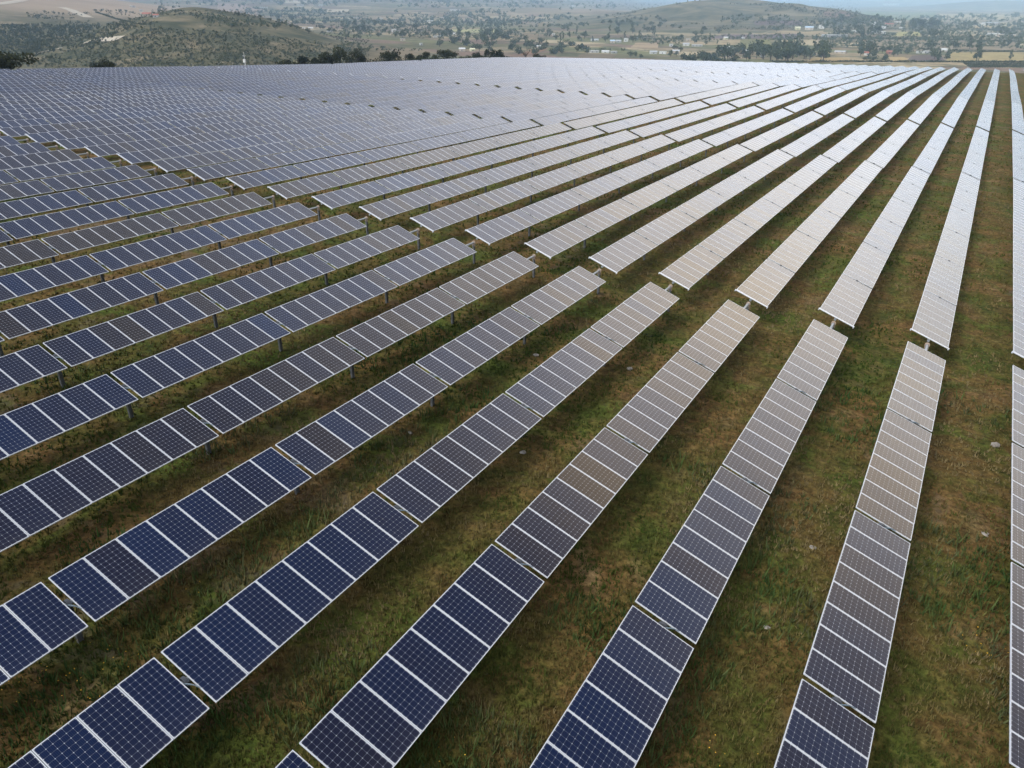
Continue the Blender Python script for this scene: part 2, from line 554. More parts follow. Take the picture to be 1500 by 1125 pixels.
def valley_material():
    m, t, p, o = mat('valley_farmland')
    g = nd(t, 'ShaderNodeNewGeometry')
    mp = nd(t, 'ShaderNodeMapping')
    mp.inputs['Rotation'].default_value = (0, 0, math.radians(24))
    mp.inputs['Scale'].default_value = (1, 1.8, 0)
    t.links.new(g.outputs['Position'], mp.inputs[0])
    P = g.outputs['Position']
    vo = nd(t, 'ShaderNodeTexVoronoi')
    vo.inputs['Scale'].default_value = 0.0066
    vo.inputs['Randomness'].default_value = 0.85
    wob = nd(t, 'ShaderNodeVectorMath', operation='SCALE')
    nw = nd(t, 'ShaderNodeTexNoise')
    nw.inputs['Scale'].default_value = 0.012
    t.links.new(P, nw.inputs['Vector'])
    t.links.new(nw.outputs['Color'], wob.inputs[0])
    wob.inputs['Scale'].default_value = 45
    ad = nd(t, 'ShaderNodeVectorMath', operation='ADD')
    t.links.new(mp.outputs[0], ad.inputs[0])
    t.links.new(wob.outputs[0], ad.inputs[1])
    t.links.new(ad.outputs[0], vo.inputs['Vector'])
    sx = nd(t, 'ShaderNodeSeparateColor')
    t.links.new(vo.outputs['Color'], sx.inputs[0])
    field = ramp(t, sx.outputs[0], [(0.0, (0.15, 0.135, 0.07)), (0.18, (0.24, 0.18, 0.11)), (0.34, (0.36, 0.28, 0.165)), (0.5, (0.18, 0.175, 0.08)),
                                    (0.64, (0.22, 0.15, 0.11)), (0.78, (0.42, 0.34, 0.21)), (0.9, (0.29, 0.23, 0.14))], 'CONSTANT')
    n1 = noise(t, P, 0.02, 5, 0.65)
    n2 = noise(t, P, 0.09, 5, 0.7)
    field = mixc(t, 0.7, field, ramp(t, n2, [(0.3, 0.6), (0.7, 1.25)]), 'MULTIPLY')
    scrubby = ramp(t, n1, [(0.5, 0.0), (0.58, 1.0)])
    field = mixc(t, mth(t, 'MULTIPLY', scrubby, 0.7), field, ramp(t, n2, [(0.35, (0.035, 0.05, 0.022)), (0.7, (0.10, 0.105, 0.05))]))
    zone = nd(t, 'ShaderNodeAttribute', attribute_name='zone')
    sz = nd(t, 'ShaderNodeSeparateColor')
    t.links.new(zone.outputs['Color'], sz.inputs[0])
    hn = noise(t, P, 0.028, 6, 0.7, 0.5)
    scrub = ramp(t, hn, [(0.36, (0.05, 0.058, 0.034)), (0.49, (0.105, 0.10, 0.058)), (0.58, (0.17, 0.145, 0.09)), (0.74, (0.29, 0.235, 0.155))])
    tann = ramp(t, noise(t, P, 0.006, 6, 0.6), [(0.35, (0.30, 0.23, 0.165)), (0.6, (0.37, 0.285, 0.205)), (0.75, (0.22, 0.19, 0.12))])
    grey = ramp(t, noise(t, P, 0.011, 7, 0.68, 0.4), [(0.36, (0.05, 0.062, 0.034)), (0.5, (0.135, 0.12, 0.072)), (0.62, (0.23, 0.19, 0.12))])
    c = mixc(t, sz.outputs[0], field, scrub)
    c = mixc(t, sz.outputs[1], c, tann)
    c = mixc(t, sz.outputs[2], c, grey)
    t.links.new(c, p.inputs['Base Color'])
    p.inputs['Roughness'].default_value = 1.0
    p.inputs['Specular IOR Level'].default_value = 0.05
    return m


def attr_leaf(name, lo, hi, scale=0.8, trans=0.2):
    """foliage: leaf colour varies from clump to clump (stored per leaf) and with noise"""
    m, t, p, o = mat(name)
    a = nd(t, 'ShaderNodeAttribute', attribute_name='tone')
    tcn = nd(t, 'ShaderNodeTexCoord')
    oi = nd(t, 'ShaderNodeObjectInfo')
    f = mth(t, 'ADD', a.outputs['Fac'], mth(t, 'MULTIPLY', mth(t, 'SUBTRACT', noise(t, tcn.outputs['Object'], scale, 3), 0.5), 0.5))
    f = mth(t, 'ADD', f, mth(t, 'MULTIPLY', mth(t, 'SUBTRACT', oi.outputs['Random'], 0.5), 0.35), clamp=True)
    mid = tuple((x + y) / 2 for x, y in zip(lo, hi))
    c = ramp(t, f, [(0.1, lo), (0.5, mid), (0.95, hi)])
    t.links.new(c, p.inputs['Base Color'])
    p.inputs['Roughness'].default_value = 0.8
    p.inputs['Specular IOR Level'].default_value = 0.2
    if trans:
        tr = nd(t, 'ShaderNodeBsdfTranslucent')
        t.links.new(c, tr.inputs[0])
        mx = nd(t, 'ShaderNodeMixShader')
        mx.inputs[0].default_value = trans
        t.links.new(p.outputs[0], mx.inputs[1])
        t.links.new(tr.outputs[0], mx.inputs[2])
        t.links.new(mx.outputs[0], o.inputs['Surface'])
    return m


M_GROUND = ground_material()
M_VALLEY = valley_material()
M_DARKLEAF = attr_leaf('dark_oak_leaves', (0.012, 0.017, 0.008), (0.055, 0.062, 0.026))
M_LEAF = attr_leaf('grey_green_leaves', (0.030, 0.045, 0.022), (0.105, 0.125, 0.062))
M_SCRUB = attr_leaf('scrub_leaves', (0.028, 0.041, 0.021), (0.085, 0.094, 0.050), 0.02)
M_BARK = simple('bark', (0.10, 0.085, 0.07), 0.9, 0, 0.3, 3.0)


def grass_mat():
    m, t, p, o = mat('grass_blades')
    a = nd(t, 'ShaderNodeAttribute', attribute_name='blade')
    t.links.new(a.outputs['Color'], p.inputs['Base Color'])
    p.inputs['Roughness'].default_value = 0.85
    p.inputs['Specular IOR Level'].default_value = 0.15
    return m


M_GRASS = grass_mat()
M_FLOWER = simple('yellow_petals', (0.75, 0.42, 0.03), 0.6)
M_STONE = simple('pale_limestone', (0.31, 0.28, 0.245), 0.9, 0, 0.35, 4.0)
M_ROAD = simple('pale_dirt', (0.46, 0.40, 0.31), 0.95, 0, 0.15, 0.02)

# ------------------------------------------------------------------ ground of the field
gx = np.concatenate([np.arange(-330, -60, 3.0), np.arange(-60, 30, 0.8), np.arange(30, 260, 4.0)])
gy = np.concatenate([np.arange(-90, 2, 3.0), np.arange(2, 90, 0.8), np.arange(90, 560, 3.0)])
XX, YY = np.meshgrid(gx, gy, indexing='ij')
bump = (vnoise(XX, YY, 2.2, 3) - 0.5) * 0.16 + (vnoise(XX, YY, 7.0, 4) - 0.5) * 0.22
ZZ = land(XX, YY) + bump
nx_, ny_ = XX.shape
idx = np.arange(nx_ * ny_).reshape(nx_, ny_)
Fq = np.stack([idx[:-1, :-1], idx[1:, :-1], idx[1:, 1:], idx[:-1, 1:]], -1).reshape(-1, 4)
g_o = ob('ground', new_mesh('ground', np.stack([XX, YY, ZZ], -1).reshape(-1, 3), Fq, [M_GROUND], smooth=True))
tag(g_o, 'rough green and brown pasture between the panel rows', kind='structure')

# ------------------------------------------------------------------ valley, hills beyond
az = YAW + np.radians(np.concatenate([np.linspace(-75, -42, 60), np.linspace(-41.7, 41.7, 900), np.linspace(42, 75, 60)]))
rr = 60 * (30000 / 60) ** np.linspace(0, 1, 420)
AA, RR = np.meshgrid(az, rr, indexing='ij')
VX, VY = -np.sin(AA) * RR, np.cos(AA) * RR
VZ = land(VX, VY)
inside = (VX > -326) & (VX < 250) & (VY > -86) & (VY < 554)
VZ = np.where(inside, VZ - 4.0, VZ)
nx_, ny_ = AA.shape
idx = np.arange(nx_ * ny_).reshape(nx_, ny_)
Fq = np.stack([idx[:-1, :-1], idx[:-1, 1:], idx[1:, 1:], idx[1:, :-1]], -1).reshape(-1, 4)
zs = np.clip(hill_sum('scrub', VX, VY) / 14, 0, 1)
zs = np.maximum(zs, sstep(math.radians(42), math.radians(50), AA) * (1 - sstep(1500, 1900, RR)))
zt = np.clip(hill_sum('tan', VX, VY) / 22 - 0.25, 0, 1) * sstep(1350, 1800, RR)
zg = np.clip(hill_sum('grey', VX, VY) / 14 - 0.15, 0, 1)
zg = np.maximum(zg, np.clip(hill_sum('far', VX, VY) / 15, 0, 1))
zone = np.stack([zs, zt, zg], -1).reshape(-1, 3)
v_o = ob('valley', new_mesh('valley', np.stack([VX, VY, VZ], -1).reshape(-1, 3), Fq, [M_VALLEY], attr=[('zone', 'POINT', zone)], smooth=True))
tag(v_o, 'farmed valley floor with scrubby hills behind it', kind='structure')

# ------------------------------------------------------------------ solar trackers
X0, ROW_P, TILT = 4.76110, 4.61776, math.radians(20.0)
MW, ML, MT = 1.96, 1.0, 0.040
NMIX = 15


def module_mesh(rnd):
    b = MB()
    w, l, f = MW / 2, ML / 2, 0.022
    # outer frame: sides, back, lip; glass inset 3 mm
    o = [(-w, -l), (w, -l), (w, l), (-w, l)]
    i = [(-w + f, -l + f), (w - f, -l + f), (w - f, l - f), (-w + f, l - f)]
    V = [(x, y, 0) for x, y in o] + [(x, y, 0) for x, y in i] + [(x, y, -0.003) for x, y in i] + [(x, y, -MT) for x, y in o]
    Fs, mi = [], []
    for k in range(4):
        j = (k + 1) % 4
        Fs += [(k, j, 4 + j, 4 + k), (4 + k, 4 + j, 8 + j, 8 + k), (12 + k, 12 + j, j, k)]
        mi += [0, 0, 0]
    Fs += [(8, 9, 10, 11), (15, 14, 13, 12)]
    mi += [1, 2]
    uv = []
    for q, fc in enumerate(Fs):
        for vi in fc:
            uv.append(((V[vi][0] + w - f) / (2 * (w - f)), (V[vi][1] + l - f) / (2 * (l - f))))
    return new_mesh('solar_module', V, Fs, [M_FRAME, M_GLASS, M_BACK], mi, uv=uv, attr=[('rnd', 'FACE', np.full(len(Fs), rnd))])


MODULES = [module_mesh(k / (NMIX - 1)) for k in range(NMIX)]


def post_mesh(h):
    b = MB()
    b.box((0, 0, -h / 2 - 0.1), (0.012, 0.14, h - 0.1))           # H-pile web and flanges
    b.box((0, -0.074, -h / 2 - 0.1), (0.11, 0.008, h - 0.1))
    b.box((0, 0.074, -h / 2 - 0.1), (0.11, 0.008, h - 0.1))
    return b.mesh('support_post', [M_POST])


def ring_mesh(name, m, r0, r1, w, n=14):
    b = MB()
    V, F = [], []
    for k in range(n):
        a = 2 * math.pi * k / n
        for r, y in ((r1, -w / 2), (r1, w / 2), (r0, w / 2), (r0, -w / 2)):
            V.append((r * math.cos(a), y, r * math.sin(a)))
    for k in range(n):
        j = (k + 1) % n
        for q in range(4):
            e = (q + 1) % 4
            F.append((k * 4 + q, k * 4 + e, j * 4 + e, j * 4 + q))
    b.add(V, F)
    b.box((0, 0, -r1 - 0.06), (0.20, w * 0.9, 0.14))
    return b.mesh(name, [m])


POST = {h: post_mesh(h) for h in (1.55, 1.75)}
BEARING = ring_mesh('bearing', M_DARK, 0.075, 0.15, 0.10)
COLLAR = ring_mesh('bearing_collar', M_COLLAR, 0.075, 0.125, 0.10)


def cable_mesh():
    b = MB()
    for k, (dx, ph) in enumerate(((0.16, 0.0), (0.22, 0.25), (0.28, 0.45))):
        pts = []
        for q in range(9):
            a = math.pi * q / 8
            pts.append((dx + 0.17 * math.cos(a + ph * 0.4) - 0.02 * k, 0.075 * math.cos(a) + 0.02 * (k - 1), -0.05 + 0.07 * math.sin(a) - dx * 0.36))
        b.tube(pts, 0.011, 6)
    return b.mesh('cable_loop', [M_CABLE], smooth=True)


CABLE = cable_mesh()
RAIL = None
_b = MB()
_b.box((0, 0, 0), (2.08, 0.11, 0.035))
_b.box((-1.01, 0, -0.03), (0.05, 0.12, 0.09))
_b.box((1.01, 0, -0.03), (0.05, 0.12, 0.09))
RAIL = _b.mesh('end_rail', [M_FRAME])

ORD = ['', 'first', 'second', 'third', 'fourth', 'fifth', 'sixth', 'seventh', 'eighth', 'ninth', 'tenth', 'eleventh', 'twelfth', 'thirteenth',
       'fourteenth', 'fifteenth', 'sixteenth', 'seventeenth', 'eighteenth', 'nineteenth']


def ordinal(n):
    if n < 20:
        return ORD[n]
    tens = {2: 'twent', 3: 'thirt', 4: 'fort'}[n // 10]
    return tens + 'ieth' if n % 10 == 0 else tens + 'y-' + ORD[n % 10]


T_N, GAP = 8.3176, 0.2002
YA0 = 40.773


def tables_for(sec):
    """list of (y_start, y_end, modules) from near to far"""
    if sec == 0:
        return [(YA0 - (n + 1) * T_N + GAP / 2, YA0 - n * T_N - GAP / 2, 8) for n in range(5, -1, -1)]
    a, b, n = SECS[sec]
    if sec == 1:
        first = (a, a + 7.05, 7)
        s = a + 7.05 + 0.2
        L = (b - 1.15 - s - 4 * 0.2) / 5
        return [first] + [(s + k * (L + 0.2), s + k * (L + 0.2) + L, 8) for k in range(5)]
    s = a + 0.1
    L = (b - 1.15 - s - (n - 1) * 0.17) / n
    return [(s + k * (L + 0.17), s + k * (L + 0.17) + L, 8) for k in range(n)]


SECS = {0: (-9.1, YA0, 6), 1: (42.28, 92.85, 6), 2: (92.85, 135.78, 5), 3: (135.78, 185.95, 6), 4: (185.95, 229.69, 5), 5: (229.69, 274.63, 5), 6: (274.63, 324.7, 6), 7: (324.7, 368.0, 5)}
SEC_PHRASE = {0: 'in the near block before the first cross gap', 1: 'between first and second cross gaps', 2: 'between second and third cross gaps',
              3: 'between third and fourth cross gaps', 4: 'between fourth and fifth cross gaps', 5: 'between fifth and sixth cross gaps',
              6: 'between sixth and last cross gaps', 7: 'in the farthest block on the crest'}
row_tone = {}
for r in range(-1, 40):
    row_tone[r] = 0.46 + 0.12 * math.sin(r * 2.399) + random.uniform(-.08, .08)
for r, tn in ((11, 0.95), (12, 0.3), (10, 0.35), (9, 0.45)):
    row_tone[r] = tn


def tone_at(r, sec, y):
    base = row_tone[r]
    k = base + 0.55 * (float(vnoise(r * 3.1, y, 7.5, 5)) - 0.5)
    h = random.random()
    k += (0.26 if random.random() > (.26 if r > 6 or sec else .16) else 0.95) * (h - 0.5)
    if sec == 0:
        k += 0.10 * (y - 20) / 25
    return min(max(k, 0), 1)


def visible(x, y0, y1, z0, z1, wide=0):
    for k in range(13):
        t = k / 12
        u, v, d = proj(x, y0 + (y1 - y0) * t, z0 + (z1 - z0) * t)
        if d > 2 and -90 - wide < u < 1590 + wide and -60 < v < 1240 + wide:
            return True
    return False


def frame_axes(slope, jx=0.0, jy=0.0):
    t = TILT + jx
    Y = Vector((0, math.cos(slope + jy), math.sin(slope + jy)))
    X = Vector((math.cos(t), 0, -math.sin(t)))
    X = (X - Y * X.dot(Y)).normalized()
    Z = X.cross(Y)
    return X, Y, Z


def mtx(X, Y, Z, loc):
    return Matrix(((X.x, Y.x, Z.x, loc.x), (X.y, Y.y, Z.y, loc.y), (X.z, Y.z, Z.z, loc.z), (0, 0, 0, 1)))


n_track = 0
N_SURF = 0.125                                     # panel plane above the tube's axis
for sec in range(8):
    for r in range(-1, 39):
        x = X0 - r * ROW_P
        tabs = tables_for(sec)
        ys = np.linspace(tabs[0][0], tabs[-1][1], 7)
        zt_ = tube_z(np.full(7, x), ys)
        a1, a0 = np.polyfit(ys, zt_, 1)
        tz = lambda y: a0 + a1 * y
        if not visible(x, ys[0], ys[-1], tz(ys[0]), tz(ys[-1])) and not (r == -1 and sec < 2):
            continue
        if sec == 0:
            tabs = [tb for tb in tabs if visible(x, tb[0], tb[1], tz(tb[0]), tz(tb[1]), 500)]
        slope = math.atan(a1)
        ybase = tabs[0][0]
        gz = float(land(x, ybase))
        root = bpy.data.objects.new('solar_tracker', None)
        COL.objects.link(root)
        root.location = (x, ybase, gz)
        root.empty_display_size = 0.5
        n_track += 1
        who = f'{ordinal(max(r, 1))} full panel row from the right'
        if r == 0:
            who = 'panel row sliced by right picture edge'
        if r == -1:
            who = 'outermost panel row at far right corner'
        tag(root, f'{who}, {SEC_PHRASE[sec]}', 'solar tracker', 'solar tracker rows of the field')
        org = Vector(root.location)
        y_end = tabs[-1][1]

        def P(y, nrm=0.0, across=0.0, ax=None):
            X, Y, Z = ax or frame_axes(slope)
            return Vector((x, y, tz(y))) + Z * nrm + X * across - org

        near = sec == 0 or (sec == 1 and r <= 26)
        tube_end = y_end + (1.2 if sec == 0 else 0.15)
        tube_start = ybase - (0.12 if sec else 0.1)
        joints = [0.5 * (tabs[k][1] + tabs[k + 1][0]) for k in range(len(tabs) - 1)]
        if near:
            tb = MB()
            tb.tube([P(tube_start), P(tube_end)], 0.07, 10)
            tb.add(*[[], []])
            ob('torque_tube', tb.mesh('torque_tube', [M_STEEL], smooth=False), root)
            for (s, e, n) in tabs:
                pitch = (e - s + 0.02) / n
                jt = random.gauss(0, 0.006)
                for k in range(n):
                    ax = frame_axes(slope, jt + random.gauss(0, 0.0035), random.gauss(0, 0.003))
                    yc = s + pitch * (k + 0.5) - 0.01
                    o = bpy.data.objects.new('solar_module', MODULES[int(round(tone_at(r, sec, yc) * (NMIX - 1)))])
                    COL.objects.link(o)
                    o.parent = root
                    o.matrix_local = mtx(*ax, P(yc, N_SURF))
            spots = [(j, BEARING) for j in joints] + ([(y_end + 1.10, COLLAR)] if sec == 0 else [(0.5 * (tabs[-1][1] + SECS[1][1]), BEARING)])
            for (yj, ring) in spots:
                p = P(yj)
                h = p.z + org.z - float(land(x, yj))
                po = ob('support_post', POST[1.55] if h < 1.6 else POST[1.75], root, p)
                ri = ob('bearing_collar' if ring is COLLAR else 'bearing', ring, po)
                if sec == 1:
                    ri.scale = (0.8, 1.0, 1.02)
                    ri.location = (0, 0, 0.01)
                if sec == 0 and ring is BEARING:
                    ob('cable_loop', CABLE, root, P(yj, N_SURF))
            if sec == 1:
                X, Y, Z = frame_axes(slope)
                o = ob('end_rail', RAIL, root)
                o.matrix_local = mtx(X, Y, Z, P(ybase - 0.07, N_SURF - 0.015))
        else:
            fine = sec in (1, 2, 3)
            whole = MB()
            wuv, wr = [], []

            def table(bm, uvs, rn, s, e, n):
                pitch = (e - s) / n
                jt = random.gauss(0, 0.008)
                for k in range(n):
                    ax = frame_axes(slope, jt + random.gauss(0, 0.0025), random.gauss(0, 0.0025))
                    yc = s + pitch * (k + 0.5)
                    c = P(yc, N_SURF)
                    X, Y, Z = ax
                    w, l = MW / 2, pitch / 2 - 0.006
                    V = [c - X * w - Y * l, c + X * w - Y * l, c + X * w + Y * l, c - X * w + Y * l]
                    V += [q - Z * MT for q in V]
                    bm.add(V, [(0, 1, 2, 3), (7, 6, 5, 4), (4, 5, 1, 0), (5, 6, 2, 1), (6, 7, 3, 2), (7, 4, 0, 3)])
                    uvs += [(0, 0), (1, 0), (1, 1), (0, 1)] + [(0.001, 0.001)] * 20
                    rn += [tone_at(r, sec, yc)] * 6
            sup = MB()
            sup.tube([P(tube_start), P(tube_end)], 0.07, 6)
            for yj in joints + [y_end + 0.3]:
                p = P(yj)
                h = p.z + org.z - float(land(x, yj))
                sup.box((p.x, p.y, p.z - h / 2), (0.10, 0.15, h + 0.1))
                sup.box((p.x, p.y, p.z + 0.03), (0.20, 0.12, 0.22), 1)
            if sec == 3 and r >= 20:
                X, Y, Z = frame_axes(slope)
                o = ob('end_rail', RAIL, root)
                o.matrix_local = mtx(X, Y, Z, P(ybase - 0.07, N_SURF))
            if fine:
                for (s, e, n) in tabs:
                    bm, uvs, rn = MB(), [], []
                    table(bm, uvs, rn, s, e, n)
                    ob('panel_table', new_mesh('panel_table', bm.v, bm.f, [M_FARP], uv=uvs, attr=[('rnd', 'FACE', rn)]), root)
                ob('support_frame', sup.mesh('support_frame', [M_POST, M_DARK]), root)
            else:
                for (s, e, n) in tabs:
                    table(whole, wuv, wr, s, e, n)
                ob('panel_surface', new_mesh('panel_surface', whole.v, whole.f, [M_FARP], uv=wuv, attr=[('rnd', 'FACE', wr)]), root)
                ob('support_frame', sup.mesh('support_frame', [M_POST, M_DARK]), root)
print('trackers', n_track)

# ------------------------------------------------------------------ grass and weeds
def blades(n, rmin, rmax, azw, hlo, hhi, wlo, per, pal, name, label, clump=None, power=1.0, lean=0.5):
    r = rmin * (rmax / rmin) ** (rng.random(n) ** power)
    a = YAW + np.radians((rng.random(n) - 0.5) * 2 * azw)
    x, y = -np.sin(a) * r, np.cos(a) * r
    if clump is not None:
        k = vnoise(x, y, clump[0], clump[2]) > clump[1]
        x, y, r = x[k], y[k], r[k]
    n = len(x)
    z = land(x, y) + (vnoise(x, y, 2.2, 3) - 0.5) * 0.16 + (vnoise(x, y, 7.0, 4) - 0.5) * 0.22
    g1 = np.clip((vnoise(x, y, 6.5, 11) * 0.55 + vnoise(x, y, 1.6, 12) * 0.45 - 0.5) * 2.2 + 0.5 + rng.normal(0, .12, n), 0, 1)
    h = hlo + (hhi - hlo) * rng.random(n) ** 1.6
    V = np.empty((n, per, 3, 3))
    Cc = np.empty((n, per, 3))
    pal = np.array(pal)
    for k in range(per):
        ph = rng.random(n) * 2 * math.pi
        sp = h * 0.35
        bx, by = x + np.cos(ph) * sp * rng.random(n), y + np.sin(ph) * sp * rng.random(n)
        th = rng.random(n) * 2 * math.pi
        w = (wlo + 0.0007 * r) * (0.6 + 0.8 * rng.random(n))
        hh = h * (0.55 + 0.6 * rng.random(n))
        l = hh * lean * rng.random(n)
        V[:, k, 0] = np.stack([bx - np.cos(th) * w, by - np.sin(th) * w, z - 0.02], -1)
        V[:, k, 1] = np.stack([bx + np.cos(th) * w, by + np.sin(th) * w, z - 0.02], -1)
        V[:, k, 2] = np.stack([bx + np.cos(ph) * l, by + np.sin(ph) * l, z + hh], -1)
        q = np.clip(g1 * (len(pal) - 1) + rng.normal(0, .25, n), 0, len(pal) - 1.001)
        i = q.astype(int)
        Cc[:, k] = (pal[i] * (1 - (q - i))[:, None] + pal[i + 1] * (q - i)[:, None]) * (0.75 + 0.5 * rng.random(n))[:, None]
    Fq = np.arange(n * per * 3).reshape(-1, 3)
    o = ob(name, new_mesh(name, V.reshape(-1, 3), Fq, [M_GRASS], attr=[('blade', 'FACE', Cc.reshape(-1, 3))]))
    return tag(o, label, 'grass', kind='stuff')


blades(150000, 7, 170, 52, 0.05, 0.24, 0.008, 4,
       [(0.050, 0.082, 0.014), (0.080, 0.098, 0.021), (0.125, 0.115, 0.034), (0.175, 0.135, 0.052), (0.24, 0.185, 0.09)],
       'grass', 'mixed green and dry brown grass growing between the panel rows')
blades(22000, 7, 40, 52, 0.12, 0.52, 0.010, 5,
       [(0.036, 0.072, 0.018), (0.058, 0.098, 0.026), (0.085, 0.115, 0.036), (0.10, 0.105, 0.048)],
       'weeds', 'taller dark green weeds in patches under the panel edges', clump=(3.2, 0.62, 21), lean=0.7)
_n = 420
# ------------------------------------------------------------------ rocks lying in the grass
def rock_mesh(seed, s):
    rg = np.random.default_rng(seed)
    import bmesh
    bm = bmesh.new()
    bmesh.ops.create_icosphere(bm, subdivisions=2, radius=1)
    sc = rg.uniform(0.6, 1.1, 3) * np.array([1, 0.75, 0.42]) * s
    for v in bm.verts:
        k = 1 + 0.28 * (float(vnoise(v.co.x * 2 + seed, v.co.y * 2 + v.co.z * 1.7, 1.0, seed)) - 0.5) * 2
        v.co = Vector((v.co.x * sc[0] * k, v.co.y * sc[1] * k, v.co.z * sc[2] * k))
    me = bpy.data.meshes.new('rock')
    bm.to_mesh(me)
    bm.free()
    me.materials.append(M_STONE)
    return me


def on_ground(u, v):
    r = ray(u, v)
    ds = np.linspace(8, 420, 4000)
    z = land(r[0] * ds, r[1] * ds)
    k = int(np.argmax(CZ + r[2] * ds < z))
    d = ds[k]
    return np.array([r[0] * d, r[1] * d, z[k]])


ROCKS = [(1457, 654, 0.30, 'largest pale round rock lying between the two rightmost panel rows'),
         (1401, 729, 0.17, 'small white rock beside a pale stick between the two rightmost rows'),
         (1446, 745, 0.13, 'grey flat rock half sunk in grass by the rightmost row'),
         (1377, 761, 0.20, 'cracked white rock cluster piece on bare soil, left of two rightmost rows'),
         (1440, 786, 0.20, 'grey rounded rock on bare soil beside the rightmost panel row'),
         (1191, 804, 0.16, 'dull grey rock in grass between second and third rows'),
         (1199, 715, 0.14, 'small tan rock in grass between second and third rows'),
         (601, 635, 0.13, 'white upright rock in dark grass between sixth and seventh rows'),
         (766, 664, 0.20, 'long pale rock beside the fifth row, in the middle of the field'),
         (785, 521, 0.18, 'pale flat rock patch in grass between fifth and sixth rows'),
         (922, 541, 0.20, 'bright white rock in grass between fourth and fifth rows'),
         (1122, 921, 0.12, 'small white rock in bright green grass, lower centre of the field')]
for i, (u, v, s, lb) in enumerate(ROCKS):
    p = on_ground(u, v)
    o = ob('rock', rock_mesh(i + 3, s), None, (p[0], p[1], p[2] + s * 0.18))
    o.rotation_euler = (random.uniform(-.2, .2), random.uniform(-.2, .2), random.uniform(0, 6))
    tag(o, lb, 'rock', 'rocks lying in the pasture')

# yellow flowers
fl_c = [on_ground(u, v) for u, v in ((140, 990), (110, 1000), (185, 960), (20, 1010), (1440, 955), (1430, 945), (255, 860), (1040, 1105), (55, 1000), (620, 1110))]
fv, ff = [], []
for c in fl_c:
    for k in range(9):
        dx, dy = rng.normal(0, 0.45, 2)
        x, y = c[0] + dx, c[1] + dy
        z = float(land(x, y)) + rng.uniform(.12, .38)
        s = rng.uniform(.010, .02)
        a = rng.random() * 3
        b0 = len(fv)
        for q in range(5):
            th = a + q * 2 * math.pi / 5
            fv.append((x + s * math.cos(th), y + s * math.sin(th), z + rng.uniform(-.005, .005)))
        ff.append(tuple(range(b0, b0 + 5)))
tag(ob('wildflowers', new_mesh('wildflowers', fv, ff, [M_FLOWER])), 'tiny yellow wildflowers sprinkled through the near grass', 'flowers', kind='stuff')

# ------------------------------------------------------------------ trees
def leaf_cloud(blobs, n, size, seed, even=False):
    """small leaf sprays through the volume of several overlapping lobes"""
    rg = np.random.default_rng(seed)
    blobs = np.array(blobs, float)
    w = np.ones(len(blobs)) if even else blobs[:, 3] * blobs[:, 4] * blobs[:, 5]
    k = rg.choice(len(blobs), n, p=w / w.sum())
    d = rg.normal(0, 1, (n, 3))
    d /= np.linalg.norm(d, axis=1)[:, None]
    rad = rg.random(n) ** 0.38
    p = blobs[k, :3] + d * rad[:, None] * blobs[k, 3:6]
    a = rg.normal(0, 1, (n, 3))
    a /= np.linalg.norm(a, axis=1)[:, None]
    b = np.cross(a, rg.normal(0, 1, (n, 3)))
    b /= np.linalg.norm(b, axis=1)[:, None]
    s = size * rg.uniform(0.6, 1.4, (n, 1))
    if even:
        s = s * blobs[k, 3:4]
    V = np.stack([p - a * s - b * s * .6, p + a * s - b * s * .6, p + a * s * .7 + b * s * .7, p - a * s * .7 + b * s * .7], 1).reshape(-1, 3)
    tone = np.clip(rg.random(len(blobs))[k] * 0.6 + rg.random(n) * 0.4, 0, 1)
    return V, np.arange(4 * n).reshape(-1, 4), tone


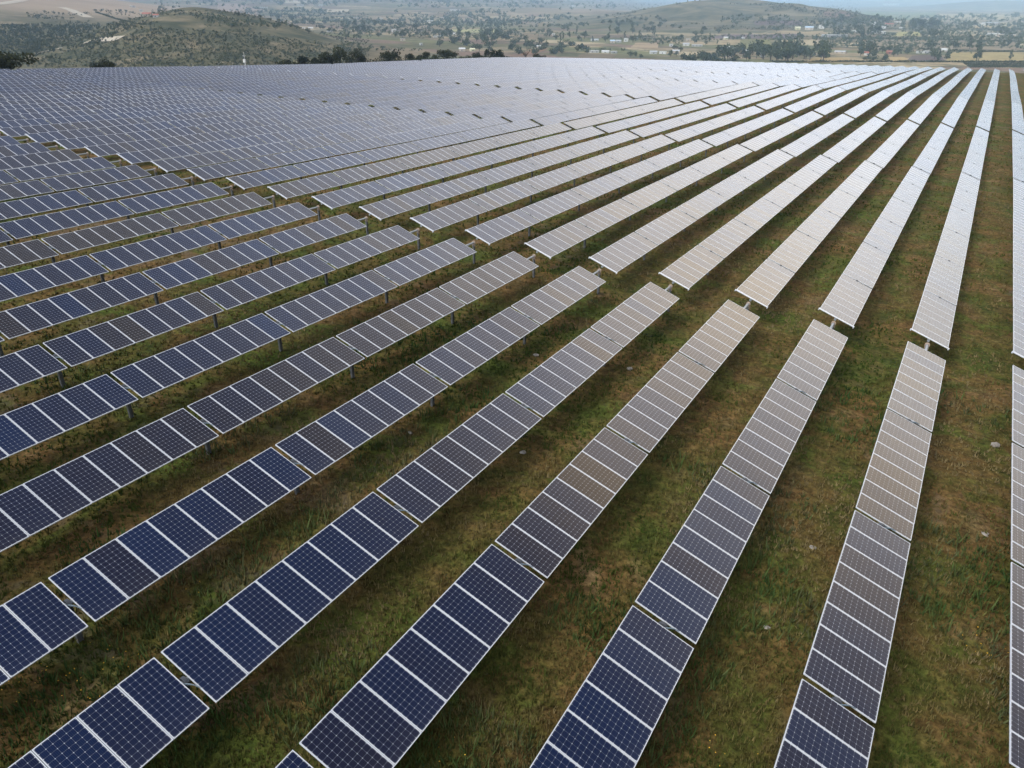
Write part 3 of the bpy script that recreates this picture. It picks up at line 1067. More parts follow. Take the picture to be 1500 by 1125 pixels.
def tree_proto(kind, seed, n=260, leaf=None, m=None):
    """unit-height tree: (trunk mesh, crown mesh)"""
    rg = random.Random(seed)
    blobs, tr = [], MB()
    if kind == 'round':
        tr.tube([(0, 0, -0.03), (0.01, 0.0, 0.2), (0.0, 0.02, 0.5)], [0.05, 0.035, 0.018], 6)
        for q in range(7):
            a = q * 0.9 + rg.random()
            rr_ = rg.uniform(0.15, 0.42)
            z = rg.uniform(0.36, 0.78)
            blobs.append((rr_ * math.cos(a), rr_ * math.sin(a), z, rg.uniform(.16, .26), rg.uniform(.16, .26), rg.uniform(.14, .22)))
            tr.tube([(0, 0, 0.22 + 0.02 * q), (rr_ * .5 * math.cos(a), rr_ * .5 * math.sin(a), z - .15), (rr_ * .9 * math.cos(a), rr_ * .9 * math.sin(a), z)], [0.02, 0.013, 0.006], 5)
        blobs.append((0, 0, 0.72, .28, .28, .26))
        size = 0.055
    elif kind == 'tall':
        tr.tube([(0, 0, -0.03), (0.01, 0, 0.4), (0.0, 0.01, 0.8)], [0.03, 0.02, 0.008], 6)
        for q in range(7):
            a = rg.random() * 6.3
            rr_ = rg.uniform(0.03, 0.16)
            z = 0.3 + 0.6 * q / 6
            blobs.append((rr_ * math.cos(a), rr_ * math.sin(a), z, rg.uniform(.09, .17), rg.uniform(.09, .17), rg.uniform(.09, .15)))
            tr.tube([(0, 0, z - .14), (rr_ * math.cos(a), rr_ * math.sin(a), z)], [0.012, 0.005], 5)
        size = 0.045
    elif kind == 'cone':
        tr.tube([(0, 0, -0.03), (0, 0, 0.6)], [0.03, 0.012], 6)
        for q in range(7):
            z = 0.12 + 0.8 * q / 6
            w = 0.26 * (1 - q / 7.2) + .02
            blobs.append((rg.uniform(-.03, .03), rg.uniform(-.03, .03), z, w, w, 0.13))
        size = 0.045
    elif kind == 'bush':
        tr.tube([(0, 0, -0.05), (0.02, 0, 0.4)], [0.05, 0.02], 6)
        for q in range(8):
            a = q * 0.8 + rg.random()
            rr_ = rg.uniform(0.2, 0.75)
            blobs.append((rr_ * math.cos(a), rr_ * math.sin(a), rg.uniform(0.22, 0.62), rg.uniform(.25, .4), rg.uniform(.25, .4), rg.uniform(.2, .32)))
            tr.tube([(0, 0, 0.05), (rr_ * .8 * math.cos(a), rr_ * .8 * math.sin(a), 0.45)], [0.02, 0.007], 5)
        size = 0.07
    V, F, tone = leaf_cloud(blobs, n, leaf or size, seed)
    return (tr.mesh('trunk', [M_BARK]), new_mesh('crown', V, F, [m or M_LEAF], attr=[('tone', 'FACE', tone)]))


PROTO = {k: [tree_proto(k, 10 * i + j, 220) for j in range(3)] for i, k in enumerate(('round', 'tall', 'cone', 'bush'))}
DPROTO = {'round': [tree_proto('round', 70 + j, 1500, 0.028, M_DARKLEAF) for j in range(4)],
          'bush': [tree_proto('bush', 90 + j, 1300, 0.040, M_DARKLEAF) for j in range(4)]}


def put_tree(p, h, protos, name, label, group, wide=1.0):
    tm, cm = random.choice(protos)
    root = bpy.data.objects.new(name, None)
    COL.objects.link(root)
    root.location = p
    root.rotation_euler = (0, 0, random.uniform(0, 6.3))
    root.scale = (h * wide, h * wide, h)
    ob('trunk', tm, root)
    ob('crown', cm, root)
    return tag(root, label, 'tree', group)


# dark trees along the far left edge of the field
def edge_point(u, extra=4.0):
    r = ray(u, 92)
    d = (-174.5 - extra) / r[0]
    if r[1] * d > 371:
        d = 374 / r[1]
    return np.array([r[0] * d, r[1] * d]), d


def by_top(u, vtop, x, y):
    """height of something standing at x, y whose top is seen at vtop"""
    r = ray(u, vtop)
    return CZ + r[2] * math.hypot(x, y) - float(land(x, y))


EDGE = [(12, 70, 'bush', 60, 'large dark spreading tree at the far left end of the field'),
        (154, 87, 'bush', 35, 'lone low dark tree poking above the left panels'),
        (417, 87, 'bush', 20, 'thin half bare bush left of the dark tree clump'),
        (444, 81, 'round', 18, 'first small dark tree of the clump beside the bare bush'),
        (462, 83, 'round', 14, 'low dark tree between the small first tree and the tallest pair'),
        (478, 75, 'round', 26, 'broad dark tree left of the tallest dark tree'),
        (498, 68, 'round', 32, 'tallest and darkest tree of the clump at the field edge'),
        (525, 70, 'round', 24, 'ragged open dark tree at the end of the clump'),
        (571, 72, 'bush', 30, 'neat round dome shaped dark tree on its own'),
        (601, 78, 'round', 14, 'small round dark tree between the dome tree and the low hedge'),
        (615, 80, 'bush', 12, 'low dark bush next to the small round tree'),
        (624, 75, 'round', 11, 'slim dark tree standing above the low bushes'),
        (637, 80, 'bush', 14, 'low dark bush left of the wide flat topped tree'),
        (655, 72, 'round', 30, 'wide flat topped dark tree with a low crown'),
        (699, 75, 'bush', 14, 'small dark bush with pale gaps beside the wide tree'),
        (713, 71, 'round', 8, 'narrow dark tree left of the last broad bush'),
        (727, 72, 'bush', 28, 'last broad dark bush at the right end of the tree line'),
        (790, 79, 'bush', 17, 'low olive bush right of the leafless tree')]
for (u, vt, kind, wpx, lb) in EDGE:
    (x, y), d = edge_point(u, 5.0 + random.uniform(0, 4))
    h = max(by_top(u, vt, x, y), 1.6)
    wid = wpx / F_PX * d * 0.88
    if kind == 'bush':
        h *= 1.15
    base_w = 0.88 if kind == 'round' else 1.55
    put_tree((x, y, float(land(x, y))), h, DPROTO[kind], 'oak_tree' if kind == 'round' else 'bush_tree', lb, None, wid / (h * base_w))
# low dark undergrowth strip beneath them
V_, F_, T_ = [], [], []
blob = []
for u in np.linspace(405, 748, 120):
    (x, y), d = edge_point(u, 4 + random.uniform(0, 3))
    blob.append((x, y, float(land(x, y)) + 0.8, 1.8, 1.8, random.uniform(.8, 1.9)))
V_, F_, T_ = leaf_cloud(blob, 12000, 0.20, 5)
tag(ob('undergrowth', new_mesh('undergrowth', V_, F_, [M_DARKLEAF], attr=[('tone', 'FACE', T_)])), 'low dark undergrowth along the far left edge of the field', 'undergrowth', kind='stuff')

# leafless tree
(bx_, by_), d = edge_point(770, 6)
hb = by_top(770, 72, bx_, by_)
root = bpy.data.objects.new('bare_tree', None)
COL.objects.link(root)
root.location = (bx_, by_, float(land(bx_, by_)))
tag(root, 'leafless brown tree standing alone beyond the field crest', 'tree')
tb, cb = MB(), MB()
tb.tube([(0, 0, -.2), (0.05, 0, hb * .35), (0, 0.05, hb * .55)], [.16, .12, .08], 6)
for k in range(26):
    a = random.uniform(0, 6.3)
    z0 = hb * random.uniform(.25, .55)
    l = hb * random.uniform(.2, .42)
    e = (math.cos(a) * l * .8, math.sin(a) * l * .8, min(z0 + l * .8, hb))
    cb.tube([(0, 0, z0), (e[0] * .5, e[1] * .5, z0 + (e[2] - z0) * .4), e], [.06, .04, .02], 4)
    for q in range(3):
        b2 = a + random.uniform(-.9, .9)
        cb.tube([(e[0] * .6, e[1] * .6, z0 + (e[2] - z0) * .6), (e[0] * .6 + math.cos(b2) * l * .4, e[1] * .6 + math.sin(b2) * l * .4, min(e[2] + .2, hb))], [.03, .012], 4)
ob('trunk', tb.mesh('trunk', [M_BARK]), root)
ob('crown', cb.mesh('crown', [M_BARK]), root)

# valley trees: (u0, u1, base v0, v1, how many, height px lo, hi, kinds, phrase)
CL = [(1052, 1212, 79, 91, 34, 13, 27, 'round tall round', 'tall grey-green tree in the dense belt just past the panel crest'),
      (1000, 1096, 85, 91, 12, 8, 15, 'round bush', 'rounded tree in the low belt in front of the long white house'),
      (1086, 1094, 78, 80, 2, 12, 14, 'cone', 'dark pointed tree beside the long white house'),
      (1330, 1372, 38, 45, 9, 8, 14, 'round', 'dark tree in the compact grove among straw fields'),
      (1346, 1380, 54, 57, 5, 8, 13, 'round tall', 'tree on the hedge line below the compact grove'),
      (1357, 1370, 70, 73, 2, 10, 13, 'round', 'leaning broad tree above the grey farm sheds'),
      (1362, 1388, 84, 90, 5, 9, 15, 'cone round', 'dark tree by the plowed plot near the agave rows'),
      (1418, 1434, 71, 74, 2, 15, 19, 'tall', 'tall tree above the single tall eucalyptus by the straw field'),
      (1424, 1436, 87, 90, 2, 17, 21, 'tall', 'tall thin eucalyptus at the edge of the straw field'),
      (1474, 1480, 88, 90, 1, 13, 14, 'tall', 'small tree alone on the straw field at the right'),
      (1395, 1410, 70, 73, 3, 8, 11, 'round', 'bushy tree in the thicket left of the eucalyptus'),
      (1411, 1428, 40, 44, 4, 8, 12, 'round', 'tree beside the white farm buildings far right'),
      (1342, 1392, 28, 33, 4, 5, 8, 'round', 'lone round tree on the pale far plain'),
      (1443, 1486, 46, 52, 7, 6, 10, 'round', 'tree around the ruined pale buildings'),
      (1462, 1492, 69, 73, 5, 8, 12, 'tall', 'thin tree on the brown field left of the frame edge'),
      (1480, 1500, 26, 42, 5, 6, 10, 'round', 'tree at the foot of the long blue hill'),
      (1250, 1294, 48, 60, 12, 8, 14, 'tall round', 'tree around the long white greenhouse shed'),
      (1256, 1300, 70, 86, 16, 8, 16, 'round tall', 'tree around the red roofed houses'),
      (1302, 1332, 74, 86, 8, 7, 11, 'round', 'tree right of the red roof among small houses'),
      (1256, 1304, 86, 91, 6, 6, 9, 'bush round', 'bush on the straw patch just past the crest'),
      (1228, 1312, 28, 40, 12, 5, 10, 'round', 'tree around the far red and white village'),
      (1196, 1262, 38, 54, 12, 8, 14, 'round tall', 'tree between the far village and the grey sheds'),
      (1115, 1150, 43, 50, 5, 6, 9, 'round', 'tree on the quarry side of the hill foot'),
      (996, 1056, 46, 70, 12, 6, 9, 'round tall', 'tree by the plowed field under the grey hill'),
      (868, 1000, 26, 44, 22, 5, 8, 'round', 'dark tree on the wooded foot of the grey hill'),
      (800, 962, 45, 63, 34, 7, 11, 'round tall', 'tree in the village below the grey hill'),
      (748, 862, 60, 80, 24, 8, 13, 'round bush', 'bushy tree between the leafless tree and the white farmstead'),
      (922, 1002, 72, 88, 7, 8, 11, 'round', 'tree near the white farmstead by the crest'),
      (742, 748, 70, 73, 1, 14, 15, 'cone', 'dark cypress near the yellow house'),
      (640, 760, 50, 76, 26, 8, 14, 'round bush', 'tree in the hollow behind the edge trees'),
      (505, 640, 36, 56, 30, 6, 11, 'round', 'tree in the dark belt crossing the middle valley'),
      (395, 505, 26, 50, 20, 5, 9, 'round', 'tree on the slope behind the scrub hill')]
n_tree = 0
for (u0, u1, v0, v1, n, h0, h1, kinds, ph) in CL:
    ks = kinds.split()
    for q in range(n):
        u, v = random.uniform(u0, u1), random.uniform(v0, v1)
        p, d = at(u, v)
        h = random.uniform(h0, h1) / F_PX * d * 0.86
        k = random.choice(ks)
        put_tree(p, h, PROTO[k], {'round': 'broadleaf_tree', 'tall': 'eucalyptus_tree', 'cone': 'cypress_tree', 'bush': 'bush_tree'}[k],
                 ph, f'{ph.split(" ", 1)[0]} trees: {ph}', random.uniform(0.85, 1.25))
        n_tree += 1
print('valley trees', n_tree)


def mass(name, label, pts, hs, leafs, size, m, cat):
    blob = []
    for p, h in zip(pts, hs):
        for q in range(2):
            blob.append((p[0] + random.uniform(-.4, .4) * h, p[1] + random.uniform(-.4, .4) * h, p[2] + h * (0.42 + 0.2 * q), h * random.uniform(.35, .6), h * random.uniform(.35, .6), h * random.uniform(.3, .45)))
    V, F, T = leaf_cloud(blob, leafs, 0.34, 77, True)
    return tag(ob(name, new_mesh(name, V, F, [m], attr=[('tone', 'FACE', T)])), label, cat, kind='stuff')


def scatter(n, boxes, hpx, clump=None):
    pts, hs = [], []
    while len(pts) < n:
        u0, u1, v0, v1 = random.choices(boxes, [((b[1] - b[0]) * (b[3] - b[2])) for b in boxes])[0]
        u, v = random.uniform(u0, u1), random.uniform(v0, v1)
        p, d = at(u, v)
        if clump and float(fbm(p[0], p[1], clump[0], clump[2])) < clump[1] + random.uniform(-.03, .03):
            continue
        pts.append(p)
        hs.append(random.uniform(*hpx) / F_PX * d * .86)
    return pts, hs


pts, hs = scatter(5200, [(40, 540, 16, 100)], (1.2, 3.8), (150, 0.45, 31))
mass('scrub', 'dark scrub covering the hill behind the left of the field', pts, hs, 90000, 1.1, M_SCRUB, 'scrub')
pts, hs = scatter(1500, [(-20, 250, 37, 98)], (1.6, 4.2), (220, 0.45, 32))
mass('thicket', 'bluish thicket along the foot of the tan slope', pts, hs, 34000, 1.5, M_SCRUB, 'thicket')
pts, hs = scatter(3600, [(230, 900, 0, 40), (500, 1000, 30, 75), (880, 1500, 24, 60), (1200, 1500, 56, 88)], (2.0, 5.5), (380, 0.525, 33))
mass('woodland', 'scattered small far trees and hedges over the valley', pts, hs, 72000, 2.2, M_LEAF, 'woodland')
pts, hs = scatter(1400, [(880, 1260, -4, 44)], (1.0, 2.6), (200, 0.5, 34))
mass('hill_bushes', 'tiny bushes dotted over the grey grass hill', pts, hs, 26000, 2.0, M_SCRUB, 'bushes')


def hedge(name, label, px, hpx, n):
    blob = []
    for k in range(n):
        t = k / (n - 1) * (len(px) - 1)
        i = min(int(t), len(px) - 2)
        f = t - i
        p, d = at(px[i][0] * (1 - f) + px[i + 1][0] * f, px[i][1] * (1 - f) + px[i + 1][1] * f)
        h = hpx / F_PX * d * .9 * random.uniform(.6, 1.2)
        blob.append((p[0], p[1], p[2] + h * .4, h * 1.5, h * 1.5, h * .6))
    V, F, T = leaf_cloud(blob, n * 26, 0.55, 9)
    return tag(ob(name, new_mesh(name, V, F, [M_SCRUB], attr=[('tone', 'FACE', T)])), label, 'hedge')


hedge('hedge', 'long dark hedge line just beyond the right end of the field', [(1130, 91.3), (1300, 91), (1500, 91.5)], 2.6, 160)
hedge('hedge', 'dark hedge line across the middle of the right plain', [(1235, 57.5), (1330, 57.5), (1440, 60), (1500, 62)], 2.0, 130)
hedge('hedge', 'thin hedge line between straw fields below the compact grove', [(1290, 43), (1400, 43), (1500, 42.5)], 1.5, 90)
hedge('hedge', 'hedge line of the brown field ahead of the tall eucalyptus', [(1240, 67), (1330, 71), (1440, 76), (1500, 76)], 1.7, 120)
hedge('hedge', 'dark hedge winding along the edge of the tan slope', [(140, 18), (170, 28), (205, 36)], 1.6, 70)

# agave rows on the plot past the right end of the field
blob = []
for k in range(9):
    for q in range(26):
        p, d = at(1412 + q * 3.6 + k * 1.2, 93.0 + k * 0.75)
        blob.append((p[0], p[1], p[2] + .5, .9, .9, .7))
V, F, T = leaf_cloud(blob, 5200, 0.4, 13)
tag(ob('agave_rows', new_mesh('agave_rows', V, F, [M_SCRUB], attr=[('tone', 'FACE', T)])), 'rows of grey-green agave plants past the right end of the field', 'agave', kind='stuff')

# ------------------------------------------------------------------ fields, tracks
def drape(name, label, quad, col, lift=0.35, n=14):
    """a tilled plot lying on the land between four corners"""
    c = [at(*q)[0] for q in quad]
    V = []
    for i in range(n + 1):
        for j in range(n + 1):
            s, t = i / n, j / n
            p = (c[0] * (1 - s) + c[1] * s) * (1 - t) + (c[3] * (1 - s) + c[2] * s) * t
            w = 3 * (float(vnoise(p[0], p[1], 25, 41)) - .5) * (1 if min(i, j, n - i, n - j) == 0 else 0)
            x, y = p[0] + w, p[1] + w
            V.append((x, y, float(land(x, y)) + lift))
    idx = np.arange((n + 1) ** 2).reshape(n + 1, n + 1)
    F = np.stack([idx[:-1, :-1], idx[1:, :-1], idx[1:, 1:], idx[:-1, 1:]], -1).reshape(-1, 4)
    m, t, p_, o_ = mat('soil_' + name)
    g = nd(t, 'ShaderNodeNewGeometry')
    f = mth(t, 'ADD', mth(t, 'MULTIPLY', noise(t, g.outputs['Position'], 0.03, 4), .6), mth(t, 'MULTIPLY', noise(t, g.outputs['Position'], .3, 4), .4))
    t.links.new(ramp(t, f, [(0.35, tuple(c_ * .72 for c_ in col)), (0.65, tuple(min(1, c_ * 1.2) for c_ in col))]), p_.inputs['Base Color'])
    p_.inputs['Roughness'].default_value = 1
    p_.inputs['Specular IOR Level'].default_value = 0.05
    return tag(ob(name, new_mesh(name, V, F, [m], smooth=True)), label, kind='structure')


STRAW, TAN, OLIVE, PLOW, CREAM, RED = (0.40, 0.29, 0.14), (0.29, 0.22, 0.14), (0.20, 0.19, 0.08), (0.135, 0.10, 0.085), (0.50, 0.43, 0.31), (0.26, 0.155, 0.095)
FIELDS = [([(1176, 92), (1252, 92), (1240, 85), (1192, 85)], STRAW), ([(1385, 89.5), (1500, 90), (1500, 77), (1392, 77)], (0.33, 0.26, 0.12)),
          ([(1302, 90), (1332, 90), (1325, 84), (1300, 84)], STRAW), ([(1330, 89), (1385, 90), (1375, 80), (1335, 82)], PLOW),
          ([(1082, 70), (1128, 70), (1130, 58), (1086, 58)], OLIVE), ([(1130, 50), (1212, 50), (1205, 45), (1140, 46.5)], (0.36, 0.28, 0.17)),
          ([(1303, 53.5), (1348, 53.5), (1348, 47), (1320, 47)], (0.36, 0.32, 0.14)), ([(1250, 23), (1370, 24), (1372, 18), (1252, 17.5)], (0.20, 0.22, 0.11)),
          ([(1372, 27), (1500, 29), (1500, 22), (1376, 20)], (0.40, 0.33, 0.19)), ([(1250, 67), (1480, 74), (1500, 61), (1290, 58)], (0.25, 0.20, 0.13)),
          ([(1418, 42), (1480, 42), (1482, 37.5), (1425, 37.5)], (0.44, 0.33, 0.17)), ([(650, 48), (722, 48), (728, 43), (662, 43)], (0.36, 0.34, 0.17)),
          ([(572, 43), (628, 44), (632, 37), (578, 37)], TAN), ([(672, 34), (742, 34), (745, 27), (676, 27)], TAN),
          ([(758, 82), (785, 80), (803, 71), (776, 72)], RED), ([(405, 4.5), (452, 5), (450, 1), (404, 1)], CREAM), ([(478, 17.5), (510, 18), (512, 13.5), (480, 13.5)], CREAM),
          ([(1032, 57), (1175, 56.5), (1170, 50), (1060, 50.5)], (0.17, 0.125, 0.12)), ([(1106, 37), (1175, 37), (1172, 30), (1105, 30.5)], (0.155, 0.11, 0.10)),
          ([(520, 31), (620, 33), (620, 26), (525, 25)], TAN), ([(1205, 25), (1256, 26), (1236, 17), (1208, 17)], (0.22, 0.15, 0.12)),
          ([(835, 88), (890, 90), (905, 80), (850, 80)], (0.18, 0.14, 0.09)), ([(925, 71), (965, 71), (962, 63), (930, 63)], (0.36, 0.27, 0.17)),
          ([(315, 17), (385, 14), (345, 5), (318, 5)], (0.34, 0.25, 0.18))]
for quad, c in FIELDS:
    drape('farm_field', 'farmed plot on the valley floor', quad, c)


def ribbon(name, label, px, w):
    pts = []
    for (u0, v0), (u1, v1) in zip(px[:-1], px[1:]):
        for k in range(8):
            pts.append(at(u0 + (u1 - u0) * k / 8, v0 + (v1 - v0) * k / 8)[0])
    pts.append(at(*px[-1])[0])
    V = []
    for k, p in enumerate(pts):
        t = pts[min(k + 1, len(pts) - 1)] - pts[max(k - 1, 0)]
        nrm = np.array([-t[1], t[0]]) / (math.hypot(t[0], t[1]) + 1e-6)
        for s in (-1, -.33, .33, 1):
            x, y = p[0] + nrm[0] * w * s, p[1] + nrm[1] * w * s
            V.append((x, y, float(land(x, y)) + .6))
    F = np.array([(k * 4 + q, k * 4 + q + 1, k * 4 + q + 5, k * 4 + q + 4) for k in range(len(pts) - 1) for q in range(3)])
    return tag(ob(name, new_mesh(name, V, F, [M_ROAD], smooth=True)), label, kind='structure')


ribbon('dirt_road', 'pale dirt road winding below the scrub hill', [(36, 86), (50, 80), (68, 75), (90, 71)], 5)
ribbon('dirt_road', 'pale dirt road behind the scrub hill', [(124, 63), (145, 59), (176, 57)], 6)
ribbon('dirt_track', 'pale track running down the tan slope', [(90, 11), (104, 15), (115, 20), (130, 26)], 8)
ribbon('dirt_track', 'pale track along the top of the tan slope', [(-10, 7), (15, 4), (36, 0)], 9)

# ------------------------------------------------------------------ houses
M_WALLS = {'w': simple('white_render', (0.64, 0.63, 0.60), 0.8), 'y': simple('cream_render', (0.72, 0.68, 0.45), 0.8), 'b': simple('beige_render', (0.55, 0.46, 0.37), 0.85),
           'g': simple('grey_block', (0.40, 0.40, 0.40), 0.9)}
M_ROOFS = {'w': simple('white_roof', (0.68, 0.68, 0.68), 0.6), 'r': simple('red_tile_roof', (0.38, 0.15, 0.11), 0.8), 'g': simple('grey_sheet_roof', (0.46, 0.47, 0.49), 0.6), 'b': simple('pale_blue_roof', (0.50, 0.62, 0.75), 0.6)}
M_WIN = simple('dark_window', (0.04, 0.045, 0.05), 0.3)


def house(u, v, wpx, hpx, wall, roof, label, gable=True):
    p, d = at(u, v)
    w = wpx / F_PX * d * .88
    h = max(hpx / F_PX * d * .88, 2.6)
    dep = min(max(w * .5, 5), 14)
    root = bpy.data.objects.new('farm_house' if wpx < 12 else 'farm_building', None)
    COL.objects.link(root)
    root.location = p - np.array([0, 0, .4])
    root.rotation_euler = (0, 0, YAW - math.atan((u - 750) / 1230) + random.uniform(-.35, .35))
    hw = h * (.68 if gable else .9) + .4
    b = MB()
    b.box((0, 0, hw / 2), (w, dep, hw))
    if gable:
        b.add([(-w / 2, -dep / 2, hw), (-w / 2, dep / 2, hw), (-w / 2, 0, h + .4), (w / 2, -dep / 2, hw), (w / 2, dep / 2, hw), (w / 2, 0, h + .4)], [(0, 2, 1), (3, 4, 5)])
    ob('wall', b.mesh('wall', [M_WALLS[wall]]), root)
    rf = MB()
    if gable:
        e = .4
        for s in (-1, 1):
            rf.add([(-w / 2 - e, s * (dep / 2 + e), hw - .15), (w / 2 + e, s * (dep / 2 + e), hw - .15), (w / 2 + e, 0, h + .45), (-w / 2 - e, 0, h + .45),
                    (-w / 2 - e, s * (dep / 2 + e), hw - .33), (w / 2 + e, s * (dep / 2 + e), hw - .33), (w / 2 + e, 0, h + .25), (-w / 2 - e, 0, h + .25)],
                   [(0, 1, 2, 3), (7, 6, 5, 4), (0, 4, 5, 1), (1, 5, 6, 2), (3, 7, 4, 0)])
    else:
        rf.box((0, 0, hw + .12), (w + .5, dep + .5, .24))
    ob('roof', rf.mesh('roof', [M_ROOFS[roof]]), root)
    nwin = max(1, min(5, int(w / 5)))
    for k in range(nwin):
        wn = MB()
        wn.box(((k + .5) / nwin * w - w / 2, -dep / 2 - .03, hw * .5), (min(1.4, w / nwin * .4), .08, hw * .35))
        ob('window', wn.mesh('window', [M_WIN]), root)
    return tag(root, label, 'house' if wpx < 12 else 'building', 'houses and sheds in the valley')


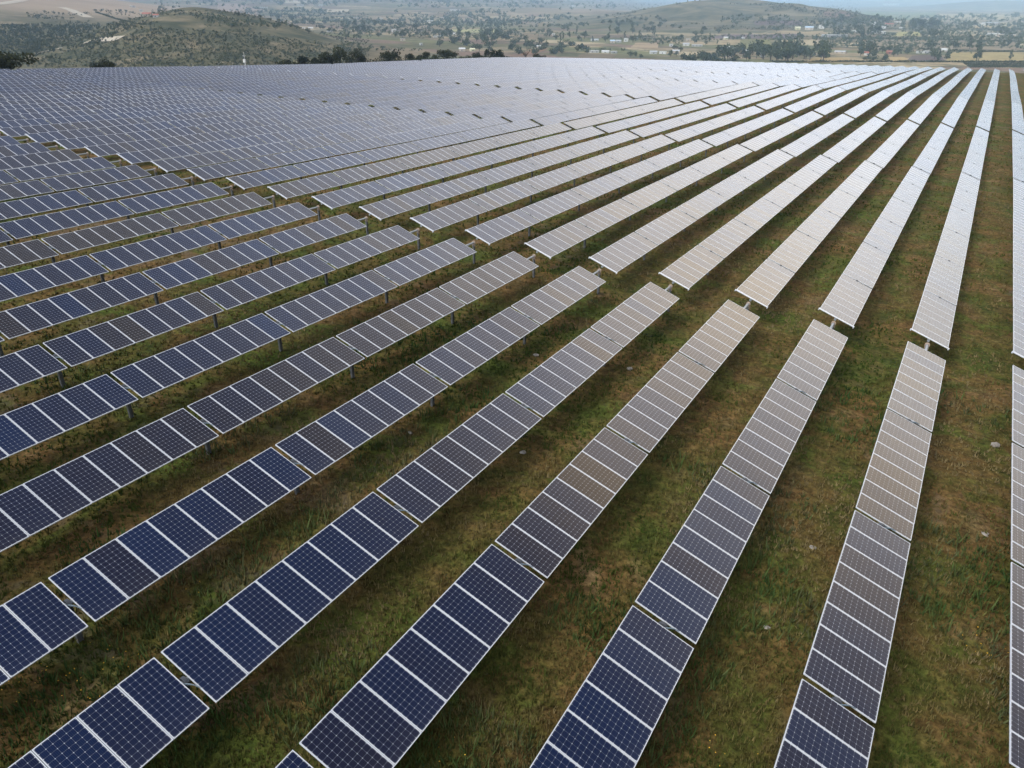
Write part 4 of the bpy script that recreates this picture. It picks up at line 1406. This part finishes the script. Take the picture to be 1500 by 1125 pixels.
HOUSES = [(1068, 73, 17, 5, 'w', 'w', 0, 'long low white house beside the dark pointed tree'), (1063, 58, 6, 4, 'y', 'w', 1, 'small yellowish gabled house above the long white house'),
          (1005, 67, 9, 4, 'w', 'g', 1, 'white house with a grey roof left of the long white house'), (1021, 68, 15, 2.5, 'g', 'g', 0, 'long low grey shed between the white houses'),
          (1008, 60, 6, 3, 'b', 'w', 0, 'tiny beige house on the slope below the grey hill'), (1088, 57, 4, 2.5, 'w', 'w', 0, 'tiny white hut beside the plowed purple field'),
          (1095, 78, 9, 5, 'g', 'w', 1, 'white roofed house half hidden behind the dark pointed tree'), (1117, 83, 6, 7, 'g', 'w', 1, 'pale house glimpsed inside the dense tree belt'),
          (1168, 44, 7, 4.5, 'y', 'y', 1, 'bright cream house left of the pale blue shed'), (1185, 44, 11, 5, 'b', 'b', 1, 'pale blue roofed shed at the foot of the hill'),
          (1203, 42, 7, 5, 'w', 'w', 0, 'boxy off-white house right of the blue shed'), (1222, 54, 34, 3, 'g', 'g', 0, 'very long grey greenhouse shed among trees'),
          (1231, 78, 15, 3.5, 'b', 'g', 1, 'grey roofed house at the right of the dense tree belt'), (1256, 47, 14, 2, 'w', 'w', 0, 'thin white shed between trees left of the white greenhouse'),
          (1286, 49, 19, 3, 'w', 'w', 0, 'long bright white greenhouse shed on the plain'), (1279, 36, 6, 3.5, 'w', 'w', 0, 'small white house left of the red and white village house'),
          (1302, 38, 11, 3.5, 'b', 'r', 1, 'wide house with red and white roof in the far village'), (1315, 33, 8, 1.6, 'w', 'w', 0, 'flat white shed on the far plain'),
          (1270, 81, 8, 5, 'w', 'r', 1, 'white walled house with orange roof near the crest'), (1280, 82, 6, 3.5, 'w', 'w', 0, 'low white annex right of the orange roofed house'),
          (1302, 79, 7, 4.5, 'r', 'r', 1, 'bright red roofed house among the trees'), (1348, 78, 10, 2.8, 'w', 'g', 0, 'low whitish shed at the left of the pair by the plowed plot'),
          (1360, 78, 12, 3, 'g', 'w', 0, 'long grey shed with a pale roof by the plowed plot'), (1383, 75, 7, 3.5, 'w', 'w', 1, 'small bright white house alone by the straw field'),
          (1431, 37, 19, 3, 'w', 'w', 0, 'long white farm building on the right plain'), (1451, 37, 20, 3.5, 'g', 'b', 0, 'greyish blue shed next to the long white farm building'),
          (1454, 53, 15, 4, 'w', 'w', 0, 'roofless pale ruin on the right plain'), (1474, 54, 20, 3.5, 'b', 'g', 0, 'low grey ruin next to the pale ruin'),
          (1294, 42, 5, 3, 'w', 'w', 0, 'tiny white house above the white greenhouse shed'), (1321, 43, 7, 2.2, 'w', 'w', 1, 'little white house beside the compact grove'),
          (1305, 8, 21, 2.6, 'w', 'w', 0, 'huge white warehouse far off on the hazy plain'),
          (839, 10, 8, 2.5, 'w', 'w', 0, 'white shed high on the smooth tan slope'), (811, 51.5, 4, 2.5, 'w', 'w', 0, 'tiny white house in the trees at the left of the village'),
          (871, 60, 11, 3, 'w', 'g', 1, 'white house in the middle of the tree covered village'), (897, 63, 7, 4.5, 'b', 'b', 1, 'pale blue roofed house in the village'),
          (906, 62, 8, 3.5, 'g', 'g', 1, 'grey house next to the blue roofed village house'), (917, 61, 6, 5, 'w', 'w', 0, 'brightest white house of the village below the grey hill'),
          (932, 58, 5, 3, 'w', 'w', 0, 'small white house at the right of the village'), (943, 57.5, 6, 2.5, 'b', 'w', 0, 'low pale house at the right end of the village'),
          (870, 77, 14, 3, 'w', 'w', 0, 'long white wall of the farmstead by the crest'), (887, 77.5, 11, 3.6, 'w', 'w', 1, 'gabled white barn of the farmstead by the crest'),
          (899, 78, 9, 2.6, 'g', 'w', 0, 'low pale shed at the end of the farmstead'), (789, 70, 6, 3.5, 'b', 'w', 1, 'beige house left of the bushy trees'),
          (957, 79, 10, 4.5, 'w', 'g', 1, 'white house with a grey roof left of the pale barn'), (971, 79, 10, 3.5, 'w', 'w', 0, 'flat white house near the crest'),
          (990, 78, 10, 5, 'b', 'g', 1, 'beige barn near the crest right of the flat white house'), (983, 68, 5, 3.5, 'w', 'w', 0, 'small white house behind the beige barn'),
          (630, 33, 10, 3.2, 'w', 'w', 0, 'brilliant white shed in the middle of the valley'), (577, 47, 6, 4, 'w', 'w', 0, 'white block house in the dark tree belt'),
          (557, 28.5, 8, 2, 'w', 'w', 0, 'white shed on the pale fields beyond the tree belt'), (520, 27, 5, 2, 'w', 'w', 0, 'tiny white house at the left of the pale fields'),
          (546, 46, 4, 2.5, 'w', 'w', 0, 'tiny white hut at the left of the dark tree belt'), (664, 51, 8, 3, 'w', 'w', 1, 'white gabled house under the dark trees'),
          (590, 60, 8, 3.5, 'b', 'g', 0, 'beige flat house below the dark tree belt'), (667, 16, 15, 2.2, 'w', 'w', 0, 'long white shed far up the valley'),
          (648, 28, 8, 2.4, 'b', 'w', 0, 'pale house in the row right of the brilliant white shed'), (658, 29, 7, 2.4, 'w', 'b', 0, 'bluish house in the row right of the brilliant white shed'),
          (640, 55, 10, 2.6, 'w', 'g', 0, 'low white house with grey roof in the hollow'), (692, 75, 7, 4.5, 'y', 'y', 1, 'yellow house peeping over the edge trees'),
          (677, 75, 9, 5, 'b', 'w', 1, 'whitish house left of the yellow house'), (617, 66, 4, 2.5, 'w', 'w', 0, 'tiny white hut among bushes behind the edge trees'),
          (386, 12, 12, 1.6, 'w', 'w', 0, 'flat white greenhouse far behind the scrub hill'), (455, 42, 7, 2.2, 'w', 'w', 1, 'white house on the slope behind the scrub hill'),
          (445, 42, 4, 2, 'w', 'w', 0, 'tiny white hut left of the white slope house'), (483, 47, 8, 2.5, 'w', 'g', 0, 'low pale house right of the white slope house'),
          (440, 9, 9, 2.5, 'w', 'w', 0, 'white block in the far village behind the scrub hill'), (455, 8.5, 8, 2.5, 'b', 'w', 0, 'beige block in the far village behind the scrub hill'),
          (470, 9, 6, 2.8, 'w', 'g', 0, 'grey roofed block in the far village behind the scrub hill'),
          (216, 24, 11, 5, 'b', 'r', 1, 'large red roofed house on the tan slope'), (229, 25, 7, 4, 'w', 'r', 1, 'smaller red roofed house beside the large one'),
          (207, 17, 5, 2.5, 'w', 'b', 0, 'tiny turquoise roofed hut above the red roofed house'), (195, 11, 6, 2.5, 'w', 'w', 0, 'white house in the trees above the tan slope')]
M_WALLS['r'] = simple('red_wall', (0.36, 0.16, 0.12), 0.8)
M_ROOFS['y'] = simple('cream_roof', (0.75, 0.72, 0.50), 0.7)
for (u, v, w, h, wl, rf, gb, lb) in HOUSES:
    house(u, v, w, h, wl, rf, lb, bool(gb))

# ------------------------------------------------------------------ mast
(mx_, my_), d = edge_point(359, 2)
hm = by_top(359, 76, mx_, my_)
root = bpy.data.objects.new('weather_mast', None)
COL.objects.link(root)
root.location = (mx_, my_, float(land(mx_, my_)))
tag(root, 'slim white mast with a small box rising above the left panels', 'mast')
M_WHITE = simple('white_paint', (0.8, 0.8, 0.8), 0.5)
b = MB()
b.tube([(0, 0, -.3), (0, 0, hm * .62)], .11, 8)
b.tube([(0, 0, hm * .62), (0, 0, hm)], .04, 6)
ob('pole', b.mesh('pole', [M_WHITE]), root)
b = MB()
b.box((0, -.1, hm * .56), (.6, .45, .75))
b.box((0, -.1, hm * .56 + .4), (.7, .55, .05))
ob('equipment_box', b.mesh('equipment_box', [M_WHITE]), root)
b = MB()
b.box((0, 0, hm * .80), (.9, .04, .04))
b.tube([(-.42, 0, hm * .8), (-.42, 0, hm * .8 + .18)], .06, 6)
b.tube([(.42, 0, hm * .8), (.42, 0, hm * .8 + .18)], .06, 6)
ob('sensor_arm', b.mesh('sensor_arm', [M_WHITE]), root)

# ------------------------------------------------------------------ haze
HAZE = 1.8e-4
hm_, t, p, o_ = mat('valley_haze')
t.nodes.remove(p)
pv = nd(t, 'ShaderNodeVolumePrincipled')
pv.inputs['Color'].default_value = (0.58, 0.80, 1.0, 1)
pv.inputs['Density'].default_value = HAZE
pv.inputs['Anisotropy'].default_value = 0.78
t.links.new(pv.outputs[0], o_.inputs['Volume'])
zmin, zmax = float(min(VZ.min(), ZZ.min())), float(VZ.max())
b = MB()
b.box((-7000, 9000, (zmin - 1 + max(zmax, CZ) + 12) / 2), (62000, 62000, max(zmax, CZ) + 12 - (zmin - 1)))
tag(ob('haze', b.mesh('haze', [hm_])), 'thin blue haze lying over the far valley', 'haze', kind='stuff')
